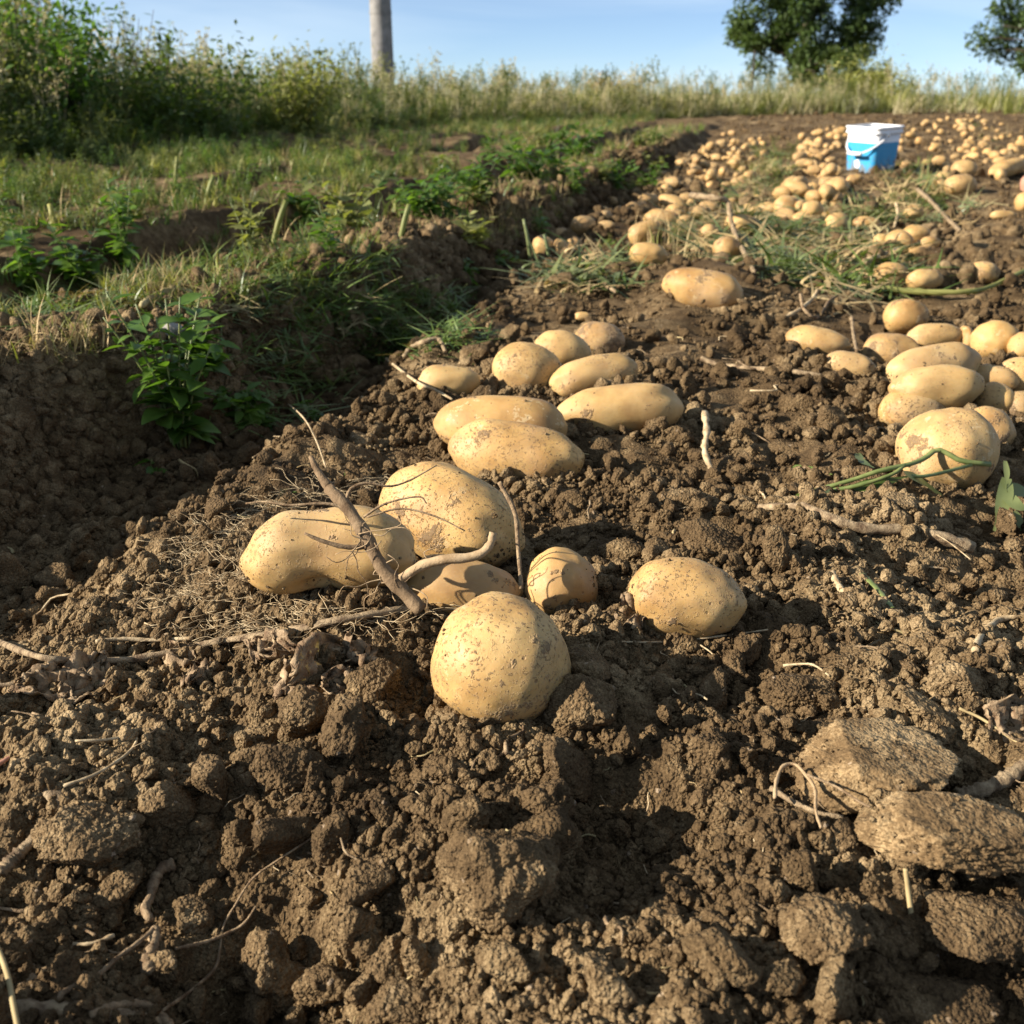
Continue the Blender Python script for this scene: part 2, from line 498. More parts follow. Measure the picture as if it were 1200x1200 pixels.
def leaf_mesh(name, l, w, mat, curl=.3, fold=.25):
    """a lance-shaped leaf along +X, folded on its midrib"""
    V, F, n = [], [], 5
    for i in range(n + 1):
        t = i / n
        ww = w * .5 * (math.sin(math.pi * t ** .8) ** .9 if 0 < t < 1 else .04)
        x, z = l * t * (1 - .12 * curl * t), -curl * l * t * t * .5
        V += [(x, -ww, z + fold * ww), (x, 0, z), (x, ww, z + fold * ww)]
    for i in range(n):
        a = 3 * i
        F += [(a, a + 1, a + 4, a + 3), (a + 1, a + 2, a + 5, a + 4)]
    return mesh_np(name, V, F, mat)
def add_leaf(mb, base, d, l, w, rnd, curl=.3, up=None):
    """the same leaf merged into a larger foliage mesh"""
    d = np.array(d, dtype=float); d /= np.linalg.norm(d) + 1e-9
    upv = np.array([rnd.gauss(0, .4), rnd.gauss(0, .4), 1.])
    s = np.cross(upv, d); s /= np.linalg.norm(s) + 1e-9
    u = np.cross(d, s)
    b = np.array(base, dtype=float)
    m = b + d * l * .5 - u * curl * l * .1
    V = [b, m - s * w * .5 + u * w * .12, m, m + s * w * .5 + u * w * .12, b + d * l - u * curl * l * .35]
    mb.add(V, [(0, 1, 2), (0, 2, 3), (1, 4, 2), (2, 4, 3)])

def ico(sub):
    bm = bmesh.new(); bmesh.ops.create_icosphere(bm, subdivisions=sub, radius=1)
    V = np.array([v.co[:] for v in bm.verts]); F = [tuple(v.index for v in f.verts) for f in bm.faces]
    bm.free()
    return V / np.linalg.norm(V, axis=1)[:, None], F
ICO = {k: ico(k) for k in (2, 3, 4, 5, 6)}

def clod_mesh(name, seed, sub, mat, dims=(1, 1, 1), cuts=6, rough=1.0, fine=1.0):
    rs = np.random.default_rng(seed)
    D, F = ICO[sub]
    o = rs.uniform(-50, 50, 3)
    r = 1 + rough * (.30 * pn3(D * 1.2 + o, seed) + .18 * pn3(D * 2.7 + o, seed + 1))
    for k in range(cuts):
        n = rs.normal(size=3); n /= np.linalg.norm(n)
        h = rs.uniform(.50, .86)
        c = D @ n
        lim = np.where(c > .05, h / np.maximum(c, .05), 9)
        r = np.minimum(r, lim * 1.0)
    r = r + rough * fine * (.085 * pn3(D * 6 + o, seed + 2) + .075 * np.abs(pn3(D * 11 + o, seed + 3)) )
    if sub >= 4: r = r + rough * fine * (.045 * np.abs(pn3(D * 21 + o, seed + 4)) + .03 * pn3(D * 38 + o, seed + 5))
    if sub >= 6: r = r + rough * fine * (.022 * np.abs(pn3(D * 60 + o, seed + 6)))
    V = D * r[:, None] * np.array(dims)
    return mesh_np(name, V, F, mat)

# geometry-node scatter for what nobody could count (crumbs, grass)
def scatter(name, pts, rots, scls, idx, variants, label, cat):
    me = bpy.data.meshes.new(name)
    me.from_pydata(pts.tolist(), [], [])
    def attr(nm, typ, data, key):
        a = me.attributes.new(nm, typ, 'POINT'); a.data.foreach_set(key, np.ascontiguousarray(data).ravel())
    attr('rot', 'FLOAT_VECTOR', rots.astype(np.float32), 'vector')
    attr('scl', 'FLOAT_VECTOR', scls.astype(np.float32), 'vector')
    attr('idx', 'INT', idx.astype(np.int32), 'value')
    c = bpy.data.collections.new(name + '_variants')
    for i, v in enumerate(variants):
        c.objects.link(bpy.data.objects.new('%s_%02d' % (name, i), v))
    g = bpy.data.node_groups.new(name + '_scatter', 'GeometryNodeTree')
    g.interface.new_socket('Geometry', in_out='INPUT', socket_type='NodeSocketGeometry')
    g.interface.new_socket('Geometry', in_out='OUTPUT', socket_type='NodeSocketGeometry')
    N, L = g.nodes, g.links
    gi, go = N.new('NodeGroupInput'), N.new('NodeGroupOutput')
    ci = N.new('GeometryNodeCollectionInfo')
    ci.inputs['Collection'].default_value = c
    ci.inputs['Separate Children'].default_value = True
    ci.inputs['Reset Children'].default_value = True
    iop = N.new('GeometryNodeInstanceOnPoints')
    iop.inputs['Pick Instance'].default_value = True
    def na(nm, typ):
        q = N.new('GeometryNodeInputNamedAttribute'); q.data_type = typ; q.inputs['Name'].default_value = nm
        return q.outputs[0]
    er = N.new('FunctionNodeEulerToRotation')
    L.new(na('rot', 'FLOAT_VECTOR'), er.inputs[0])
    L.new(gi.outputs[0], iop.inputs['Points'])
    L.new(ci.outputs[0], iop.inputs['Instance'])
    L.new(na('idx', 'INT'), iop.inputs['Instance Index'])
    L.new(er.outputs[0], iop.inputs['Rotation'])
    L.new(na('scl', 'FLOAT_VECTOR'), iop.inputs['Scale'])
    L.new(iop.outputs[0], go.inputs[0])
    o = link(name, me)
    md = o.modifiers.new('scatter', 'NODES'); md.node_group = g
    tag(o, label, cat, kind='stuff')
    return o

def in_poly(x, y, poly):
    n, ins = len(poly), False
    j = n - 1
    for i in range(n):
        xi, yi = poly[i]; xj, yj = poly[j]
        if (yi > y) != (yj > y) and x < (xj - xi) * (y - yi) / (yj - yi) + xi: ins = not ins
        j = i
    return ins
def poly_points(poly, n, h=0.0):
    """n spots on the soil inside a patch outlined on the photograph"""
    xs = [q[0] for q in poly]; ys = [q[1] for q in poly]
    out = []
    while len(out) < n:
        a, b = random.uniform(min(xs), max(xs)), random.uniform(min(ys), max(ys))
        if in_poly(a, b, poly): out.append(ground(a, b, h)[0])
    return out

# ------------------------------------------------------------------ ground sheet
def build_ground():
    ys = [-1.6, -1.2, -.8, -.5, -.3, -.1, .05, .14]
    y = .20
    while y < 15.5:
        ys.append(y)
        y += min(2.3 * y * y / 410 + .0002, .0085 * y)
    while y < 1100:
        ys.append(y); y *= 1.09
    ys = np.array(ys)
    core = np.linspace(R(-29.5), R(29.5), 640)
    wide = np.geomspace(1, 2.75, 46)[1:]
    ang = np.concatenate([-(R(29.5) * wide)[::-1], core, R(29.5) * wide])
    ang = np.clip(ang, R(-80), R(80))
    T = np.tan(ang)
    X = (ys[:, None] * .96 + np.where(ys < 0, -ys, 0)[:, None] + .34) * T[None, :]
    Y = np.repeat(ys[:, None], len(T), 1)
    sp = np.maximum(np.gradient(ys)[:, None] * np.ones_like(X), np.abs(np.gradient(X, axis=1)))
    Z = HF(X.ravel(), Y.ravel(), sp.ravel())
    V = np.stack([X.ravel(), Y.ravel(), Z], 1).astype(np.float32)
    nr, nc = X.shape
    i = (np.arange(nr - 1)[:, None] * nc + np.arange(nc - 1)[None, :]).ravel()
    Fq = np.stack([i, i + 1, i + nc + 1, i + nc], 1).astype(np.int32)
    me = bpy.data.meshes.new('ground')
    me.vertices.add(len(V)); me.vertices.foreach_set('co', V.ravel())
    me.loops.add(Fq.size); me.loops.foreach_set('vertex_index', Fq.ravel())
    me.polygons.add(len(Fq)); me.polygons.foreach_set('loop_start', np.arange(0, Fq.size, 4, dtype=np.int32))
    me.update(calc_edges=True)
    me.polygons.foreach_set('use_smooth', np.ones(len(Fq), dtype=bool))
    me.materials.append(M['soil'])
    me.validate()
    structure(link('ground', me))
build_ground()

# ------------------------------------------------------------------ concrete pole, trees, post behind the field
def build_pole():
    root = empty('utility_pole', (-2.30, 20.3, 0))
    z0 = float(HL(-2.30, 20.3)) - .2
    mb = MB(); n = 28
    zs = np.linspace(z0, 8.5, 14)
    V = [((.205 - .009 * (z - z0)) * math.cos(2 * math.pi * k / n), (.205 - .009 * (z - z0)) * math.sin(2 * math.pi * k / n), z) for z in zs for k in range(n)]
    F = [(i * n + k, i * n + (k + 1) % n, (i + 1) * n + (k + 1) % n, (i + 1) * n + k) for i in range(13) for k in range(n)]
    F.append(tuple(13 * n + k for k in range(n)))
    mb.add(V, F); mb.build('shaft', M['concrete'], root)
    cb = MB()
    tube(cb, [(-.9, 0, 8.1), (0, -.16, 8.1), (.9, 0, 8.1)], .05, .05, 8, 6); cb.build('crossarm', M['concrete'], root)
    for z in (1.55, 3.0):
        bb = MB()
        V = [((.212 - .009 * (z - z0)) * math.cos(2 * math.pi * k / n), (.212 - .009 * (z - z0)) * math.sin(2 * math.pi * k / n), z + dz) for dz in (0, .05) for k in range(n)]
        bb.add(V, [(k, (k + 1) % n, n + (k + 1) % n, n + k) for k in range(n)])
        bb.build('band', M['concrete'], root)
    tag(root, 'grey round concrete utility pole rising behind the weeds on the bank', 'pole')
build_pole()

def tree(name, x, y, h, cw, seed, label, leafmat, n_leaf, leaf, crown_low=.2, gap=.5, multi=False):
    rnd = random.Random(seed)
    z0 = float(HL(x, y)) - .1
    root = empty(name, (x, y, z0))
    tips = []
    tb = MB()
    th = h * .5
    lean = rnd.uniform(-.04, .04)
    trunk = [(0, 0, 0), (lean * h * .3, 0, h * .25), (lean * h, .02 * h, th), (lean * h * 1.2, 0, h * .72)]
    tube(tb, trunk, h * .032, h * .010, 14, 9, .08, rnd=rnd)
    tb.build('trunk', M['bark'], root)
    for i in range(18):
        t = crown_low + (.95 - crown_low) * ((i * .618) % 1)
        zc = h * (crown_low * .8 + (1 - crown_low) * t * .75)
        a = i * 2.4 + rnd.uniform(-.4, .4)
        rr = cw * .5 * (math.sin(math.pi * min(.98, max(.12, (t - crown_low + .25) / 1.05))) ** .6) * rnd.uniform(.7, 1.05)
        b0 = np.array([lean * zc, 0, min(zc * .8, h * .68)])
        e = np.array([rr * math.cos(a), rr * math.sin(a), zc + h * rnd.uniform(.02, .14)])
        mid = (b0 + e) / 2 + np.array([0, 0, h * rnd.uniform(-.01, .05)])
        lb = MB(); tube(lb, [b0, mid, e], h * .011, h * .003, 8, 5, .1, rnd=rnd)
        for q in range(4):
            s0 = b0 + (e - b0) * rnd.uniform(.45, .95)
            e2 = s0 + np.array([rnd.gauss(0, 1), rnd.gauss(0, 1), rnd.uniform(-.1, 1)]) * cw * .085
            tube(lb, [s0, (s0 + e2) / 2 + np.array([0, 0, cw * .01]), e2], h * .004, h * .0015, 4, 4, 0, rnd=rnd)
            tips.append((e2, rnd.uniform(.7, 1.15)))
        lb.build('limb', M['bark'], root)
        tips.append((e, 1.2)); tips.append((mid + (e - mid) * .5, .9))
    tips = tips[::3]
    for q in range(64):
        d = np.array([rnd.gauss(0, 1), rnd.gauss(0, 1), rnd.gauss(0, 1)]); d *= rnd.uniform(.35, 1) ** .6 / np.linalg.norm(d)
        tips.append((np.array([d[0] * cw * .46, d[1] * cw * .46, h * (.58 + .38 * d[2])]), rnd.uniform(.7, 1.25)))
    cb = MB()
    per = n_leaf // len(tips)
    for (c, s) in tips:
        for k in range(int(per * s)):
            d = np.array([rnd.gauss(0, 1), rnd.gauss(0, 1), rnd.gauss(0, .8)])
            d *= (rnd.random() ** .45) / (np.linalg.norm(d) + 1e-9)
            p = c + d * cw * .082 * s
            add_leaf(cb, p, (rnd.gauss(0, 1), rnd.gauss(0, 1), rnd.gauss(-.2, .6)), leaf * rnd.uniform(.6, 1.3), leaf * rnd.uniform(.35, .7), rnd)
    cb.build('crown', leafmat, root)
    tag(root, label, 'tree')
    return root
tree('leafy_tree', 14.2, 55, 8.8, 7.9, 3, 'large dark green spreading tree on the skyline behind the blue bucket', M['leaf_tree'], 24000, .28, .02)
tree('leafy_tree', 30.6, 60, 8.8, 11.4, 9, 'dark green tree cut off by the right edge of the picture', M['leaf_tree'], 42000, .30, .05)
tree('young_tree', 14.6, 49, 3.5, 3.4, 12, 'low yellowish green young tree in front of the large dark tree', M['leaf_shrub'], 6000, .17, .05)
mb = MB(); tube(mb, [(0, 0, -.3), (.01, 0, 1.0), (0, 0, 1.68)], .030, .025, 6, 8, .05)
z_ = float(HL(6.35, 30))
o = mb.build('fence_post', M['wood_post'], None, loc=(6.35, 30, z_)); tag(o, 'thin dark wooden post on the skyline left of the large tree', 'post')

# ------------------------------------------------------------------ bucket
def build_bucket():
    p, t = ground(1019, 203)
    root = empty('bucket', (p.x, p.y, p.z - .012), R(-12 + 45))
    root.rotation_euler = (R(1.5), R(-2), R(34))
    Hh, n = .228, 8
    def ringpts(half, rad, z):
        P = []
        for cx, cy, a0 in ((1, 1, 0), (-1, 1, 90), (-1, -1, 180), (1, -1, 270)):
            for k in range(n + 1):
                a = R(a0 + 90 * k / n)
                P.append((cx * (half - rad) + rad * math.cos(a), cy * (half - rad) + rad * math.sin(a), z))
        return P
    def half(z): return .083 + .012 * z / Hh
    def shell(name, levels, mat, parent=root, close_bottom=False):
        V, m = [], 4 * (n + 1)
        for (hf, z) in levels: V += ringpts(hf, .026, z)
        F = [(i * m + k, i * m + (k + 1) % m, (i + 1) * m + (k + 1) % m, (i + 1) * m + k) for i in range(len(levels) - 1) for k in range(m)]
        if close_bottom: F.append(tuple(range(m))[::-1]); F.append(tuple((len(levels) - 1) * m + k for k in range(m)))
        b = MB(); b.add(V, F); return b.build(name, mat, parent)
    shell('body', [(half(0) - .004, 0), (half(.004), .004), (half(Hh), Hh), (half(Hh) - .003, Hh), (half(.006) - .003, .006)], M['plastic_white'], root, True)
    lab = shell('printed_label', [(half(.012) + .0008, .012), (half(.160) + .0008, .160)], M['plastic_blue'])
    shell('rim', [(half(Hh) + .001, Hh - .030), (half(Hh) + .006, Hh - .028), (half(Hh) + .006, Hh - .020), (half(Hh) + .003, Hh - .018), (half(Hh) + .003, Hh - .008),
                  (half(Hh) + .007, Hh - .006), (half(Hh) + .007, Hh + .003), (half(Hh) - .003, Hh + .003), (half(Hh) - .003, Hh - .01)], M['plastic_white'])
    hb = MB(); x = half(.2) + .010
    # the bail hangs down over the lit side, from lugs on two opposite walls
    arc = [(-.03, -x, .196)] + [(-.03 - (x - .005) * math.sin(R(a)), -x * math.cos(R(a)), .196 - .085 * math.sin(R(a))) for a in (20, 45, 70, 90, 110, 135, 160)] + [(-.03, x, .196)]
    tube(hb, arc, .0042, .0042, 36, 8); hb.build('handle', M['plastic_white'], root)
    gb = MB(); tube(gb, [(-.025 - x, -.04, .113), (-.0255 - x, 0, .1115), (-.025 - x, .04, .113)], .0085, .0085, 6, 10); gb.build('handle_grip', M['plastic_white'], root)
    for sy in (-1, 1):
        lb = MB(); tube(lb, [(-.03, sy * (x - .012), .196), (-.03, sy * (x + .004), .196)], .013, .011, 3, 12); lb.build('handle_lug', M['plastic_white'], root)
    # faint white print low on the shaded face, a blot on the lit one
    hy = lambda z: -(half(z) + .0022)
    for (x0, x1, z0, z1) in [(.012, .060, .046, .052), (.020, .058, .036, .041), (-.030, -.018, .044, .050), (-.012, -.004, .044, .050)]:
        pb = MB(); pb.add([(x0, hy(z0), z0), (x1, hy(z0), z0), (x1, hy(z1), z1), (x0, hy(z1), z1)], [(0, 1, 2, 3)])
        link('print', pb.mesh('print', M['print_white'], False), lab)
    hx = lambda z: -(half(z) + .0022)
    pb = MB(); pb.add([(hx(.04), .022, .045), (hx(.04), .002, .04), (hx(.06), -.006, .058), (hx(.085), .006, .086), (hx(.075), .028, .072)], [(0, 1, 2, 3, 4)])
    o = link('print', pb.mesh('print', M['print_white'], False), lab)
    tag(root, 'blue and white square plastic bucket with hanging handle on the dug soil', 'bucket')
build_bucket()

# ------------------------------------------------------------------ potatoes
def potato_mesh(name, seed, a, b, c, mat, taper=.12, bend=0.0, lump=1.0, nu=40, nv=26, dents=(), waist=0.0):
    rs = np.random.default_rng(seed)
    u = np.linspace(0, 2 * math.pi, nu, endpoint=False)
    v = np.linspace(0, math.pi, nv + 1)[1:-1]
    D = np.concatenate([[[1, 0, 0]], np.stack([np.repeat(np.cos(v), nu), np.outer(np.sin(v), np.cos(u)).ravel(), np.outer(np.sin(v), np.sin(u)).ravel()], 1), [[-1, 0, 0]]])
    off = rs.uniform(-40, 40, 3)
    r = 1 + lump * (.078 * pn3(D * 1.1 + off, seed) + .046 * pn3(D * 2.4 + off, seed + 1) + .008 * pn3(D * 6 + off, seed + 2))
    for k in range(7):                                   # eyes: shallow dimples
        n = rs.normal(size=3); n /= np.linalg.norm(n)
        r -= .024 * np.exp(-(1 - D @ n) / .010) - .012 * np.exp(-(1 - D @ n) / .03)
    for (n, dep, wd) in dents:
        n = np.array(n, dtype=float); n /= np.linalg.norm(n)
        r -= dep * np.exp(-(1 - D @ n) / wd)
    x = D[:, 0]
    # superelliptic ends: fuller than an ellipsoid for long tubers
    full = 1 + .42 * (1 - x * x) * max(0, min(1, a / c - 1.2)) * (x * x)
    tp = 1 - taper * x
    V = np.stack([x * r * a, D[:, 1] * r * b * tp * full, D[:, 2] * r * c * tp * full], 1)
    if waist:
        V[:, 1:] *= (1 - waist * np.exp(-((x + .12) / .26) ** 2))[:, None]
        V[:, 1] -= 2.0 * waist * c * (x * x - .4)
    V[:, 2] += bend * c * (x * x - .4)
    F = []
    m = nv - 1
    for k in range(nu):
        k2 = (k + 1) % nu
        F.append((0, 1 + k, 1 + k2))
        for j in range(m - 1):
            q = 1 + j * nu
            F.append((q + k, q + nu + k, q + nu + k2, q + k2))
        F.append((1 + (m - 1) * nu + k2, 1 + (m - 1) * nu + k, 1 + m * nu))
    return mesh_np(name, V, F, mat)

POT = []
def potato(px, py, w, hgt, ang, label, seed, mat='potato', taper=.1, bend=0., sink=.28, lift=0., roll=0., dents=(), fine=False, depth=None, fat=1.0, group=None, waist=0.0):
    """px,py centre, w long and hgt short extent on the photograph, ang its slope there (degrees, + = right end lower)"""
    c = .04
    for _ in range(4):
        if depth: t = depth; p = at_depth(px, py, t)
        else: p, t = ground(px, py, c * (1 - sink) * .96 + lift)
        c = .5 * hgt * t / FPX
        a = .5 * w * t / FPX
    an = R(ang)
    ax = Vector((math.cos(an), -math.sin(an) * 1.15, -math.sin(an) * .42)).normalized()
    a = a / max(.75, math.hypot(ax.x, .8 * math.sin(an)))
    zz = (Vector((0, 0, 1)) - ax * ax.z).normalized()
    yy = zz.cross(ax)
    mat3 = Matrix((ax, yy, zz)).transposed()
    nu, nv = (64, 44) if fine else (40, 26)
    me = potato_mesh('potato', seed, a, c * fat, c, M[mat], taper, bend, 1.0, nu, nv, dents, waist)
    o = link('potato', me)
    o.matrix_world = Matrix.Translation(p) @ mat3.to_4x4() @ Matrix.Rotation(roll, 4, 'X')
    tag(o, label, 'potato', group or 'potatoes lying on the dug soil')
    POT.append((p, a, c))
    return o

NEAR = [
 (588, 777, 162, 160, 0, 'big round potato speckled with soil, nearest of all', 'potato_dirty', dict(taper=.04, fine=True, sink=.14)),
 (386, 647, 206, 104, -3, 'kidney-shaped potato under the forked root, far left of the near group', 'potato', dict(taper=-.02, fine=True, bend=-.14, waist=.12, dents=(((-.14, -.8, -.65), .22, .03),), sink=.08)),
 (530, 606, 168, 114, 30, 'large smooth oval potato leaning behind the forked root', 'potato', dict(taper=.06, fine=True, lift=.006)),
 (543, 690, 142, 72, 8, 'half-hidden tan potato squeezed behind the nearest round one', 'potato', dict(taper=.18, fine=True, sink=.2)),
 (657, 686, 86, 86, 0, 'small round yellow potato just right of the half-hidden one', 'potato_clean', dict(taper=.05, fine=True)),
 (803, 701, 138, 94, 9, 'oval dusty potato lying alone to the right, thin root in front', 'potato_dirty', dict(taper=.06, fine=True)),
 (607, 533, 156, 79, 11, 'long brownish potato in front of another long one', 'potato', dict(taper=.10, fine=True)),
 (586, 499, 160, 72, 4, 'long pale potato behind the brownish long one', 'potato', dict(taper=-.05, lift=.008)),
 (728, 482, 148, 62, -5, 'long bright yellow potato pointing right', 'potato_clean', dict(taper=-.05)),
 (618, 434, 80, 66, 0, 'plump potato with a dark scratch, left of the small pile', 'potato', dict()),
 (658, 412, 68, 50, 4, 'tan potato behind the plump scratched one', 'potato', dict(lift=.004)),
 (703, 399, 58, 44, 6, 'dirt-streaked potato at the back of the small pile', 'potato_dirty', dict()),
 (696, 442, 104, 50, -13, 'smooth oval potato at the front right of the small pile', 'potato', dict(taper=-.08)),
 (525, 448, 76, 40, -2, 'yellow egg-shaped potato with a straw lying across it', 'potato_clean', dict()),
 (683, 371, 20, 11, 0, 'tiny yellow potato among clods behind the small pile', 'potato_clean', dict()),
 (823, 339, 92, 46, 14, 'large brown potato half buried in a soil mound', 'potato_dirty', dict(taper=-.05, sink=.5, fat=1.1)),
 (959, 402, 72, 36, 14, 'tan potato with its blunt end to the left, next to a smaller one', 'potato', dict(taper=.12)),
 (995, 429, 60, 33, 12, 'small tan potato just in front of the blunt-ended one', 'potato', dict()),
 (1062, 371, 52, 42, 0, 'round shiny potato at the back of the right-hand heap', 'potato_clean', dict(lift=.01)),
 (1045, 412, 66, 44, 5, 'soil-caked potato at the left of the right-hand heap', 'potato_dirty', dict()),
 (1097, 396, 68, 34, -4, 'oval potato behind the two long ones of the heap', 'potato', dict(lift=.012)),
 (1131, 399, 20, 34, 0, 'narrow potato peeping out behind the heap', 'potato', dict()),
 (1167, 400, 56, 47, 0, 'round bright potato with a brown scab on the heap', 'potato_clean', dict(lift=.012)),
 (1202, 407, 40, 36, 0, 'potato cut by the picture edge behind the heap', 'potato', dict(lift=.01)),
 (1094, 430, 116, 52, -13, 'upper of two long potatoes lying together in the heap', 'potato', dict(lift=.026, taper=-.05)),
 (1098, 455, 110, 54, -4, 'lower of two long potatoes lying together in the heap', 'potato_clean', dict(lift=.020, taper=-.06)),
 (1070, 481, 78, 54, 0, 'oval potato peppered with dark specks in the heap', 'potato_dirty', dict(lift=.003)),
 (1108, 529, 114, 106, -8, 'largest potato of the right-hand heap, green shoots before it', 'potato', dict(fine=True, taper=-.06)),
 (1158, 505, 58, 56, 20, 'shaded potato tucked behind the largest of the heap', 'potato', dict()),
 (1166, 470, 44, 42, 30, 'potato wedged upright at the right of the two long ones', 'potato', dict(lift=.008)),
 (1165, 444, 52, 32, 20, 'shaded potato wedged behind the two long ones', 'potato', dict(lift=.018)),
 (1198, 441, 58, 44, 0, 'oval potato at the picture edge beside the heap', 'potato', dict(lift=.006)),
 (1200, 476, 60, 36, 0, 'dark potato at the picture edge, lowest of the heap', 'potato_dirty', dict()),
 # middle distance
 (760, 299, 44, 30, 10, 'stubby pale potato lying beside a bare soil mound', 'potato', dict()),
 (757, 273, 42, 28, -20, 'front potato of a pair lying end to end', 'potato', dict()),
 (776, 257, 42, 22, 6, 'rear potato of a pair lying end to end', 'potato', dict()),
 (637, 289, 27, 26, 0, 'round pale potato by the leek stalks at the trench', 'potato', dict()),
 (658, 277, 24, 20, 0, 'round potato behind the one by the leek stalks', 'potato', dict()),
 (657, 291, 18, 22, 0, 'small potato beside the one by the leek stalks', 'potato', dict()),
 (673, 287, 20, 16, 0, 'small flat potato just right of the leek stalks', 'potato', dict()),
 (684, 264, 30, 22, -10, 'oval potato behind the leek stalks in the trench side row', 'potato', dict()),
 (852, 292, 32, 30, -20, 'round tan potato in the grass below a bent dry stalk', 'potato', dict()),
 (831, 275, 24, 24, 0, 'small round potato in grass left of the bent dry stalk', 'potato', dict()),
 (871, 264, 36, 24, -10, 'pale oval potato right beside the bent dry stalk', 'potato_clean', dict()),
 (1084, 328, 44, 25, -8, 'oval potato lying under a green stalk', 'potato', dict()),
 (1045, 323, 42, 30, 0, 'dirty potato half covered by cut grass', 'potato_dirty', dict()),
 (1152, 320, 36, 28, 0, 'lone squat potato right of the green stalk', 'potato_dirty', dict()),
 (1034, 283, 22, 18, 0, 'small brown potato left of the upright yellow one', 'potato', dict()),
 (1054, 283, 30, 26, 30, 'upright yellow potato leaning on its neighbour', 'potato_clean', dict()),
 (1073, 275, 34, 22, 0, 'pale potato behind the upright leaning one', 'potato_clean', dict()),
 (1089, 287, 28, 20, -20, 'oval potato in front of the pale one', 'potato', dict()),
 (1078, 295, 34, 14, -10, 'flat tan potato half in grass before the leaning ones', 'potato', dict()),
 (1016, 264, 34, 20, 8, 'shaded tan potato beside a dark clod', 'potato', dict()),
 (981, 263, 30, 28, 0, 'round potato buried in grass left of the dark clod', 'potato', dict()),
 (1070, 249, 22, 18, 0, 'small potato behind the dark clod in the grass', 'potato', dict()),
 (943, 258, 30, 22, 0, 'tan potato wrapped by a loop of dry stem', 'potato', dict()),
 (922, 243, 32, 28, -20, 'potato with shaded right side at the foot of the big heap', 'potato', dict()),
 (1126, 217, 40, 24, -4, 'yellow potato low in the scattered band right of the bucket', 'potato', dict()),
 (1182, 197, 56, 20, -24, 'very long yellow potato near the right picture edge', 'potato_clean', dict()),
 (1172, 205, 14, 16, 0, 'short potato end at the tip of the very long one', 'potato', dict()),
 (1130, 198, 30, 20, 8, 'tan potato in the band above the yellow one', 'potato', dict()),
 (1199, 237, 18, 22, 0, 'yellow potato cut by the right picture edge', 'potato_clean', dict()),
 (1176, 252, 32, 10, 0, 'flat pale potato lying in bare soil near the right edge', 'potato_clean', dict()),
 (1002, 211, 22, 14, -10, 'small potato at the foot of the blue bucket', 'potato', dict()),
]
for i, (px, py, w, hg, an, lab, mt, kw) in enumerate(NEAR):
    potato(px, py, w, hg, an, lab, 100 + i * 7, mt, **kw)

# the far heaps: individuals that share a few meshes
far_meshes = [potato_mesh('potato', 900 + k, 1.0 * e, .80, .76, M[('potato_clean', 'potato', 'potato_dirty')[k % 3]], .12 * (-1) ** k, 0, 1.7, 22, 14)
              for k, e in enumerate((1.0, 1.12, 1.3, 1.5, 1.05, 1.22))]
CLUSTERS = [
 ([(680, 262), (705, 240), (770, 200), (835, 160), (850, 168), (800, 215), (745, 250), (705, 268)], 38, 0.027, 0, 'potato in the line along the trench', 'potatoes along the trench edge'),
 ([(805, 200), (820, 175), (850, 153), (893, 158), (898, 180), (880, 214), (830, 222)], 62, 0.0265, 1, 'potato in the far heap behind the grass', 'far heap at the end of the trench'),
 ([(905, 252), (918, 215), (938, 170), (950, 158), (975, 165), (984, 215), (988, 250), (962, 264)], 84, 0.0275, 2, 'potato in the heap left of the bucket', 'dense heap left of the bucket'),
 ([(770, 245), (800, 222), (900, 220), (915, 262), (860, 285), (790, 280)], 16, 0.029, 0, 'potato strewn in grass', 'potatoes strewn in the grass'),
 ([(940, 160), (975, 146), (992, 150), (992, 170), (960, 176)], 14, 0.028, 0, 'potato scattered beyond the dense heap', 'potatoes beyond the dense heap'),
 ([(1052, 160), (1075, 140), (1110, 130), (1150, 138), (1200, 150), (1200, 190), (1140, 200), (1090, 192), (1050, 185)], 74, 0.028, 0, 'potato scattered right of the bucket', 'potatoes scattered right of the bucket'),
 ([(1040, 200), (1080, 190), (1200, 205), (1200, 230), (1090, 215)], 8, 0.028, 0, 'potato low in the scattered band', 'near edge of the scattered band'),
]
rndp = random.Random(5)
placed = [(p.x, p.y, c) for (p, a, c) in POT]
